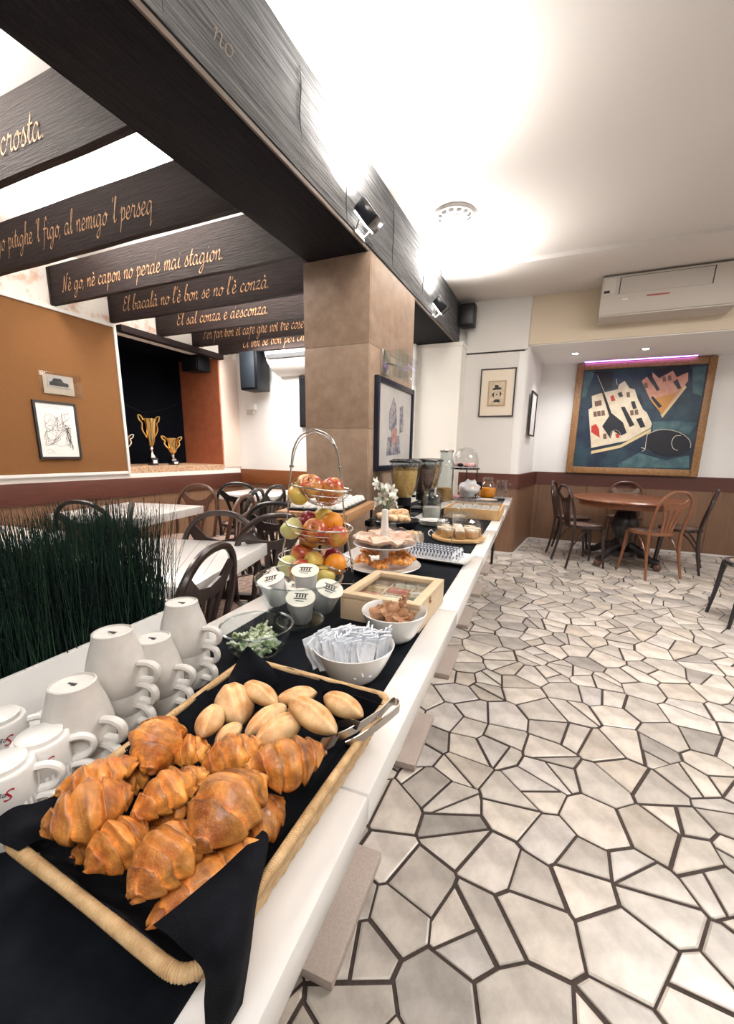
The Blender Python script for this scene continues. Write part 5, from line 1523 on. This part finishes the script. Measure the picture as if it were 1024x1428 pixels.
# ---- two-tier white cake stand with wrapped slices
CP = ct(-.335, 1.43, TZ2)
cs = thing('cake_stand', 'two-tier white porcelain cake stand with central column', 'cake stand', CP)
MB().ring([(0, .012), (.06, .012), (.13, .020), (.142, .030), (.140, .032), (.128, .024), (.06, .017), (0, .017)], 44).build('lower_plate', K['ceramic'], cs)
MB().lathe([(0, 0), (.055, 0), (.058, .004), (.04, .012), (0, .012)], 30).build('foot', K['ceramic'], cs)
MB().lathe([(.022, .017), (.018, .05), (.016, .092), (.024, .100), (0, .100)], 20).build('lower_column', K['ceramic'], cs)
MB().ring([(0, .098), (.05, .098), (.105, .104), (.120, .112), (.118, .114), (.104, .108), (.05, .103), (0, .103)], 44).build('upper_plate', K['ceramic'], cs)
MB().lathe([(.019, .103), (.016, .16), (.0115, .215), (.0125, .232), (.010, .24), (0, .242)], 18).build('upper_column', K['ceramic'], cs)
mham = mat('wrapped_ham', (.70, .38, .22), .4, col2=(.84, .66, .52), scale=26, detail=4, coat=.4)
mpas = mat('puff_pastry', (.58, .26, .075), .45, col2=(.76, .48, .22), scale=20, detail=5, bump=.15, coat=.2)
for i in range(9):
    a = 2 * math.pi * i / 9
    o = MB().sheet(lambda u, v, i=i: ((u - .5) * .085, (v - .5) * .075, .018 * math.sin(u * 3.1) * (1 - .5 * v) + .008 * noise.noise(Vector((u * 3, v * 3, i)))), 8, 6, .012).build('ham_slice', mham)
    o.location = CP + Vector((.070 * math.cos(a), .070 * math.sin(a), .120 + .008 * (i % 2))); o.rotation_euler = (rg.uniform(-.15, .15), rg.uniform(-.3, .1), a + .5)
    tag(o, 'folded pink slice of wrapped ham on the upper plate of the cake stand', 'ham', 'ham slices on the cake stand')
for i in range(8):
    a = 2 * math.pi * i / 8 + .2
    me = croissant_mesh(.10, .044, 80 + i, 5, 1.15); me.materials[0] = mpas if False else K['croissant']
    o = bpy.data.objects.new('filled_pastry', me); C.objects.link(o)
    o.location = CP + Vector((.088 * math.cos(a), .088 * math.sin(a), .046 + .012 * (i % 2))); o.rotation_euler = (rg.uniform(-.2, .2), rg.uniform(-.15, .15), a + 1.2 + rg.uniform(-.4, .4))
    tag(o, 'wrapped golden pastry on the lower plate of the cake stand', 'pastry', 'pastries on the cake stand')
fl = thing('film_wrap', 'crinkled clear film over the upper plate of the cake stand', 'film', CP)
b = MB(); V = []; Fc = []
for j in range(6):
    for i in range(40):
        a = 2 * math.pi * i / 40; r = (.122, .118, .105, .08, .05, .024)[j]; z = (.113, .142, .155, .160, .158, .16)[j]
        k = noise.noise(Vector((math.cos(a) * 3, math.sin(a) * 3, j))) * .008
        V.append((r * math.cos(a) + k, r * math.sin(a) + k, z + k))
for j in range(5):
    for i in range(40): Fc.append((j * 40 + i, j * 40 + (i + 1) % 40, (j + 1) * 40 + (i + 1) % 40, (j + 1) * 40 + i))
b.add(V, Fc).build('film', K['film'], fl, sharp=20)

# ---- platter with rows of paper packets
kp = thing('serving_platter', 'white rectangular platter with rows of paper packets', 'platter', ct(-.185, 1.69, TZ2), TH + R(-8))
def platter(u, v):
    x = (u - .5) * .30; y = (v - .5) * .17
    e = max(abs(u - .5), abs(v - .5)) * 2
    return (x, y, .006 + (.016 * max(0, (e - .72) / .28)))
MB().sheet(platter, 14, 10, .005).build('plate', K['ceramic'], kp)
mpk2 = mat('packet_grey', (.70, .72, .76), .5, col2=(.05, .06, .09), scale=48, detail=2, ramp=(.5, .56))
pk = MB().box((0, 0, .022), (.032, .004, .044), .0012).mesh('paper_packet', mpk2)
for j in range(3):
    for i in range(15):
        o = bpy.data.objects.new('paper_packet', pk); C.objects.link(o)
        L = Matrix.Rotation(TH + R(-8), 3, 'Z') @ Vector((-.115 + .0150 * i, -.042 + .040 * j, .012))
        o.location = Vector(ct(-.185, 1.69, TZ2)) + L
        o.rotation_euler = (R(-16), 0, TH + R(52 if (i + j) % 2 else 42))
        tag(o, 'grey and white paper packet standing on the rectangular platter', 'packet', 'paper packets on the platter')

# ---- cake dome
P = ct(-.170, 2.16, TZ2)
t = thing('cake_dome', 'clear plastic dome on round wooden tray with white wire handles', 'cake dome', P, TH)
MB().lathe([(0, .004), (.135, .004), (.14, .010), (.14, .020), (.132, .022), (0, .022)], 44).build('tray', K['bamboo'], t)
MB().ring([(.125, .022), (.125, .06), (.118, .095), (.10, .122), (.06, .142), (0, .150), (0, .147), (.06, .139), (.098, .119), (.115, .094), (.122, .06), (.122, .022), (.125, .022)], 40).build('dome', K['acrylic'], t)
MB().lathe([(0, .149), (.012, .15), (.009, .16), (.016, .17), (.012, .178), (0, .18)], 16).build('knob', K['glass_thick'], t)
for sg in (-1, 1):
    MB().tube(smooth_path([(sg * .137, -.05, .014), (sg * .150, -.048, .022), (sg * .155, -.03, .034), (sg * .155, .03, .034), (sg * .150, .048, .022), (sg * .137, .05, .014)], 4), .003, 6).build('handle', K['white_plastic'], t)
mck = mat('sugar_cake', (.80, .68, .54), .7, col2=(.48, .22, .07), scale=34, detail=4, ramp=(.46, .62), bump=.2)
for i in range(13):
    ring_ = 0 if i < 1 else (1 if i < 5 else 2); r = (0, .045, .090)[ring_]; a = i * (1.571 if ring_ == 1 else .785) + .3
    q = thing('cake_piece', 'sugar-dusted square of cake under the clear dome', 'cake', P + Vector((r * math.cos(a), r * math.sin(a), .024)), a, 'cakes under the dome')
    MB().box((0, 0, .016), (.050, .048, .032), .004).build('sponge', mat('sponge', (.52, .26, .08), .7, col2=(.66, .38, .14), scale=40) if i == 0 else bpy.data.materials['sponge'], q)
    MB().box((0, 0, .036), (.049, .047, .012), .005).build('icing', mck, q)
# wire label holders
for (x, y, lab) in ((-.165, 1.93, 'tall thin wire label holder in front of the cake dome'), (-.20, 2.62, 'thin wire label holder behind the cake dome')):
    t = thing('label_holder', lab, 'label holder', ct(x, y, TZ2))
    MB().tube([(0, 0, .002), (0, 0, .17)], .0022, 6).build('rod', K['chrome'], t)
    MB().lathe([(0, 0), (.018, 0), (.018, .003), (0, .003)], 16).build('foot', K['chrome'], t)

# ---- black bowl of pastries
P = at_z(551, 738, TZ2)
t = thing('pastry_bowl', 'wide black bowl heaped with sugared pastries', 'bowl', P)
bowl(MB(), .10, .145, .060, .005, 44, .5).build('bowl', K['black_gloss'], t)
msp = mat('sugared_pastry', (.78, .58, .38), .6, col2=(.52, .24, .08), scale=24, detail=4, ramp=(.48, .64), bump=.2)
for i in range(9):
    a = i * 2.4; r = .10 * math.sqrt((i + .3) / 9) if i < 7 else .03
    o = MB().ball((0, 0, 0), (.048, .034, .026), 18, 10).build('sugared_pastry', msp)
    for v in o.data.vertices:
        v.co += Vector(v.co).normalized() * .010 * noise.noise(v.co * 45 + Vector((i, 0, 0)))
    o.location = P + Vector((r * math.cos(a), r * math.sin(a), .068 + (.028 if i >= 7 else .010 * (1 - r / .1)))); o.rotation_euler = (rg.uniform(-.3, .3), rg.uniform(-.3, .3), rg.uniform(0, 3))
    tag(o, 'sugar-dusted pastry heaped in the wide black bowl', 'pastry', 'pastries in the black bowl')
P = ct(-.375, 1.97, TZ2)
t = thing('paper_case', 'crumpled paper with a brown muffin beside the black bowl', 'muffin', P)
for k in range(6):
    a = k * 1.05
    MB().sheet(lambda u, v, k=k: ((u - .5) * .07, .045 + .02 * noise.noise(Vector((u * 3, v, k))), v * .055 + .008 * noise.noise(Vector((u * 4, v * 3, k + 3)))), 6, 5, .0012, Matrix.Rotation(a, 4, 'Z')).build('paper_fold', mat('pastry_paper', (.72, .62, .50), .7) if k == 0 else bpy.data.materials['pastry_paper'], t)
MB().ball((0, 0, .03), (.042, .042, .030), 18, 10).build('muffin_top', mpas, t)

# ---- jars, saucers, tray of cups
def jar(label, x, y, r, h, neck, fill=None, fm=None, lidm=None, name='glass_jar'):
    t = thing(name, label, 'jar', ct(x, y, TZ2))
    MB().ring([(0, 0), (r * .96, 0), (r, .008), (r, h * .72), (r * .9, h * .82), (neck, h * .88), (neck, h), (neck - .004, h), (neck - .004, h * .87), (r * .9 - .004, h * .81), (r - .004, h * .72), (r - .004, .008), (0, .006)], 32).build('glass', K['jar_glass'], t)
    if fill: MB().lathe([(0, .008), (r - .006, .009), (r - .006, h * fill), (0, h * fill)], 28).build('contents', fm, t)
    if lidm: MB().lathe([(0, h), (neck + .006, h), (neck + .006, h + .018), (neck, h + .024), (0, h + .024)], 24).build('lid', lidm, t)
    return t
jar('clear glass milk jar half full beside the cereal dispensers', -.452, 2.74, .064, .215, .040, .42, mat('milk', (.80, .76, .70), .3, sss=.1))
t = thing('saucer_stack', 'stack of white saucers behind the black bowl', 'saucers', ct(-.395, 2.52, TZ2))
for k in range(5):
    MB().ring([(0, .001), (.05, .001), (.078, .009), (.080, .011), (.05, .005), (0, .005)], 36).build('saucer', K['ceramic'], t, loc=(.002 * (k % 2), 0, .0065 * k))
wt = thing('wooden_crate', 'low bamboo tray box with clear lid holding small white cups', 'tray', ct(-.205, 3.13, TZ2), TH)
for (cx_, cy_, a, b_) in ((-.19, 0, .014, .44), (.19, 0, .014, .44), (0, -.213, .366, .014), (0, .213, .366, .014)):
    MB().box((cx_, cy_, .036), (a, b_, .072), .003).build('side', K['bamboo'], wt)
MB().box((0, 0, .008), (.37, .42, .012)).build('bottom', K['bamboo'], wt)
MB().box((0, .02, .098), (.37, .36, .004), .001).build('clear_cover', K['acrylic'], wt)
cupm = MB().lathe([(0, 0), (.022, 0), (.030, .045), (.031, .05), (.028, .05), (.024, .012), (0, .010)], 20).mesh('small_cup', K['ceramic'])
for j in range(4):
    for i in range(5):
        o = bpy.data.objects.new('small_cup', cupm); C.objects.link(o)
        o.location = Vector(ct(-.205, 3.13, TZ2 + .016)) + Matrix.Rotation(TH, 3, 'Z') @ Vector((-.14 + .07 * i, -.16 + .085 * j, .0)); tag(o, 'small white cup inside the bamboo tray box', 'cup', 'small cups in the bamboo tray')

# ---- black-clothed side table along the far half of the buffet
st = thing('side_table', 'black-covered side table pushed against the far half of the buffet', 'table', ct(-.731, 3.48, 0), TH)
MB().box((0, 0, .732), (.25, 1.93, .036), .004).build('tabletop', K['runner'], st)
for (x, y) in ((-.10, -.93), (.10, -.93), (-.10, .93), (.10, .93)):
    MB().box((x, y, .357), (.03, .03, .714)).build('leg', K['black_metal'], st)
# ---- cereal dispensers
def flakes(n, ext, r, seed):
    b = MB(); q = random.Random(seed)
    for k in range(n):
        p = ext(q); a = q.uniform(0, 6.28); c_, s_ = math.cos(a), math.sin(a); u = q.uniform(-.8, .8)
        rr = r * q.uniform(.7, 1.2)
        V = [(p[0] + c_ * rr, p[1] + s_ * rr, p[2] + u * rr), (p[0] - s_ * rr, p[1] + c_ * rr, p[2] - u * rr * .5), (p[0] - c_ * rr, p[1] - s_ * rr, p[2] - u * rr), (p[0] + s_ * rr, p[1] - c_ * rr, p[2] + u * rr * .5), (p[0], p[1], p[2] + rr * .5)]
        b.add(V, [(0, 1, 4), (1, 2, 4), (2, 3, 4), (3, 0, 4), (3, 2, 1, 0)])
    return b
mcf = mat('cornflakes', (.80, .44, .10), .6, col2=(.86, .58, .20), scale=60)
mch = mat('dark_cereal', (.10, .045, .03), .65, col2=(.18, .09, .06), scale=60)
mmx = mat('muesli', (.62, .36, .12), .65, col2=(.40, .20, .07), scale=60)
for i, (x, y, cm, lab) in enumerate(((-.685, 2.86, mcf, 'clear cereal dispenser full of yellow cornflakes'), (-.66, 3.28, mch, 'cereal dispenser with dark chocolate cereal behind the cornflakes'), (-.69, 3.66, mmx, 'cereal dispenser with muesli, third in the row'))):
    t = thing('cereal_dispenser', lab, 'dispenser', ct(x, y, TZ2), TH, 'cereal dispensers')
    prof = [(.045, .125), (.065, .15), (.092, .22), (.105, .30), (.110, .38)]
    MB().ring(prof + [(r - .003, z) for r, z in prof[::-1]] + [prof[0]], 32).build('hopper', K['jar_glass'], t)
    MB().lathe([(0, .38), (.118, .38), (.118, .392), (.09, .405), (0, .408)], 32).build('lid', K['black_gloss'], t)
    MB().lathe([(.05, .075), (.05, .128), (0, .128)], 24).box((0, 0, .006), (.17, .20, .012), .004).box((0, .085, .10), (.05, .03, .20), .004).build('stand', K['black'], t)
    MB().tube([(-.055, -.0, .10), (-.085, 0, .10)], .010, 10).build('knob', K['black'], t)
    def ext(q):
        z = q.uniform(.14, .335); f = (z - .125) / .255
        r = (.045 + .062 * f ** .6 - .012) * math.sqrt(q.uniform(.55, 1)); a = q.uniform(0, 6.283)
        return (r * math.cos(a), r * math.sin(a), z + (.02 if z > .32 else 0) * q.random())
    MB().lathe([(0, .13), (.036, .132), (.05, .15), (.075, .22), (.088, .30), (.088, .325), (0, .335)], 24).build('cereal_core', cm, t)
    o = flakes(900, ext, .011, i).build('cereal', cm, t); o['kind'] = 'stuff'
# ---- tall storage jar with metal lid, tiered stand with dome
jar('tall clear glass jar with steel lid and yellow contents', -.60, 3.93, .082, .46, .060, .28, mmx, K['steel'], 'storage_jar')
P = ct(-.455, 4.17, TZ2)
t = thing('tiered_stand', 'black two-tier stand with clear dome over cold cuts', 'cake stand', P, TH)
MB().lathe([(0, 0), (.13, 0), (.14, .008), (.14, .014), (0, .014)], 32).build('lower_tray', K['black_gloss'], t)
for sg in ((-.12, 0), (.12, 0), (0, .12)):
    MB().tube([(sg[0], sg[1], .014), (sg[0], sg[1], .30)], .006, 8).build('post', K['black_metal'], t)
MB().lathe([(0, .30), (.135, .30), (.145, .308), (.145, .316), (0, .316)], 32).build('upper_tray', K['black_gloss'], t)
MB().ring([(.13, .316), (.128, .40), (.11, .46), (.07, .50), (0, .515), (0, .511), (.068, .496), (.107, .458), (.124, .40), (.126, .316), (.13, .316)], 36).build('dome', K['acrylic'], t)
MB().ball((-.03, -.126, .345), (.030, .012, .018), 12, 8).build('handle', K['black'], t)
o = MB().sheet(crumple(.19, .19, .02, 77), 10, 10, .02).build('cold_cuts', mat('cold_cuts', (.62, .26, .26), .5, col2=(.74, .46, .42), scale=20)); o.location = P + Vector((0, 0, .345))
tag(o, 'pink cold cuts under the dome of the black stand', 'cold cuts')
o = MB().ball((0, 0, 0), (.10, .075, .085), 20, 14).build('bread_bag', mat('clear_bag', (.62, .62, .64), .3, col2=(.50, .34, .24), scale=12, detail=4, ramp=(.5, .7), coat=.4))
for v in o.data.vertices: v.co += Vector(v.co).normalized() * .03 * noise.noise(v.co * 22)
o.location = P + Vector((.06, -.05, .115)); tag(o, 'bulging transparent bag of bread on the lower tier of the black stand', 'bag')
o = MB().sheet(crumple(.13, .11, .02, 31), 8, 8, .014).build('salami', mat('salami', (.26, .08, .10), .5, col2=(.40, .20, .20), scale=26)); o.location = P + Vector((-.075, -.085, .034))
tag(o, 'dark red sliced salami at the left of the lower tier', 'salami')
# ---- juice and pitcher at the far end
P = ct(-.245, 4.42, TZ2)
t = thing('juice_jar', 'round glass jar half full of orange juice', 'jar', P)
jp = [(0, 0), (.060, 0), (.080, .02), (.090, .07), (.085, .12), (.060, .165), (.050, .18), (.052, .20)]
MB().ring(jp + [(max(0, r - .004), z + (.004 if i == len(jp) - 1 else 0)) for i, (r, z) in list(enumerate(jp))[::-1]], 32).build('glass', K['glass_thick'], t)
MB().lathe([(0, .006), (.056, .006), (.075, .022), (.0845, .07), (.0825, .110), (0, .110)], 28).build('juice', mat('orange_juice', (.86, .28, .01), .25, sss=.1), t)
MB().lathe([(0, .20), (.056, .20), (.058, .21), (.03, .222), (0, .224)], 24).build('lid', K['glass_thick'], t)
P = ct(-.110, 4.50, TZ2)
t = thing('glass_pitcher', 'empty cut-glass pitcher at the far corner of the buffet', 'pitcher', P)
jp = [(0, 0), (.052, 0), (.062, .02), (.066, .08), (.056, .14), (.052, .17), (.060, .19)]
MB().ring(jp + [(max(0, r - .005), z) for r, z in jp[::-1]], 18).build('glass', K['glass_thick'], t, sharp=10)
MB().tube(smooth_path([(.055, 0, .16), (.095, 0, .15), (.10, 0, .09), (.062, 0, .05)], 5), .007, 8).build('handle', K['glass_thick'], t)
t = thing('plate', 'flat white plate in front of the orange juice', 'plate', ct(-.225, 4.16, TZ2))
MB().ring([(0, .001), (.07, .001), (.105, .012), (.107, .015), (.07, .006), (0, .006)], 36).build('dish', K['ceramic'], t)
t = thing('label_stand', 'small black label on a thin stand beside the orange juice', 'label', ct(-.33, 4.30, TZ2), TH)
MB().tube([(0, 0, 0), (0, 0, .10)], .003, 6).build('rod', K['chrome'], t)
MB().box((0, 0, .135), (.075, .004, .075), .001).build('card', K['black'], t)
MB().lathe([(0, 0), (.022, 0), (.022, .004), (0, .004)], 14).build('foot', K['chrome'], t)

# ---- console table with wooden top behind the fruit
A = at_z(485, 716, .90)
con = thing('console_table', 'slim console table with wooden top and black metal legs beside the pillar', 'table', (A.x, A.y, 0), TH + R(8))
MB().box((-.19, .30, .872), (.38, .62, .046), .003).build('wooden_top', K['oak'], con)
for (x, y) in ((-.015, .015), (-.365, .015), (-.015, .585), (-.365, .585)):
    MB().box((x, y, .425), (.014, .014, .85)).build('leg', K['black_metal'], con)
MB().box((-.19, .30, .06), (.35, .57, .012)).build('lower_bar', K['black_metal'], con)
t = thing('cup_tray', 'black tray with upturned white cups on the console table', 'tray', con.location + Matrix.Rotation(TH + R(8), 3, 'Z') @ Vector((-.19, .30, .896)), TH + R(8))
MB().box((0, 0, .006), (.30, .54, .010), .003).build('tray', K['black'], t)
sm = MB().lathe([(.034, .012), (.036, .014), (.033, .030), (.024, .040), (.02, .042), (0, .041)], 20).mesh('upturned_cup', K['ceramic'])
for i in range(4):
    for j in range(7):
        o = bpy.data.objects.new('upturned_cup', sm); C.objects.link(o); o.location = t.location + Matrix.Rotation(TH + R(8), 3, 'Z') @ Vector((-.11 + .073 * i, -.225 + .075 * j, .0))
        tag(o, 'small white cup upside down on the black tray of the console', 'cup', 'cups on the console tray')

# ---- lilies
P = ct(-.735, 2.58, TZ2)
lv = thing('lily_vase', 'white lilies with green leaves in a vase against the pillar', 'flowers', P)
MB().ring([(0, 0), (.035, 0), (.04, .03), (.03, .09), (.036, .11), (.033, .11), (.027, .09), (.036, .03), (0, .005)], 24).build('vase', K['glass_thick'], lv)
for k in range(7):
    a = k * .9 + .3; q = random.Random(k)
    tip = Vector((.05 * math.cos(a), .05 * math.sin(a), .11 + .045 * (k % 4)))
    MB().tube(smooth_path([(0, 0, .01), tip * .5 + Vector((0, 0, .03)), tip], 4), .0028, 5).build('stalk', K['leaf'], lv)
    fl = MB()
    ax = Vector((math.cos(a), math.sin(a), .25 - .4 * (k % 2))).normalized()
    Mq = Matrix.Translation(tip) @ ax.to_track_quat('Z', 'Y').to_matrix().to_4x4()
    for p_ in range(6):
        b_ = p_ * math.pi / 3
        fl.sheet(lambda u, v: ((.010 + .04 * u ** 1.2), (v - .5) * .024 * math.sin(math.pi * min(1, u * .9 + .08)), .055 * u - .03 * u * u * u), 6, 3, .0015, Mq @ Matrix.Rotation(b_, 4, 'Z'))
    fl.build('lily', K['petal'], lv)
for k in range(9):
    a = k * .7; Mq = Matrix.Rotation(a, 4, 'Z')
    MB().sheet(lambda u, v: (.02 + .07 * u, (v - .5) * .026 * math.sin(math.pi * min(1, u + .05)), .10 + .09 * u - .08 * u * u + .004 * k), 6, 2, .001, Mq).build('leaf', K['leaf'], lv)
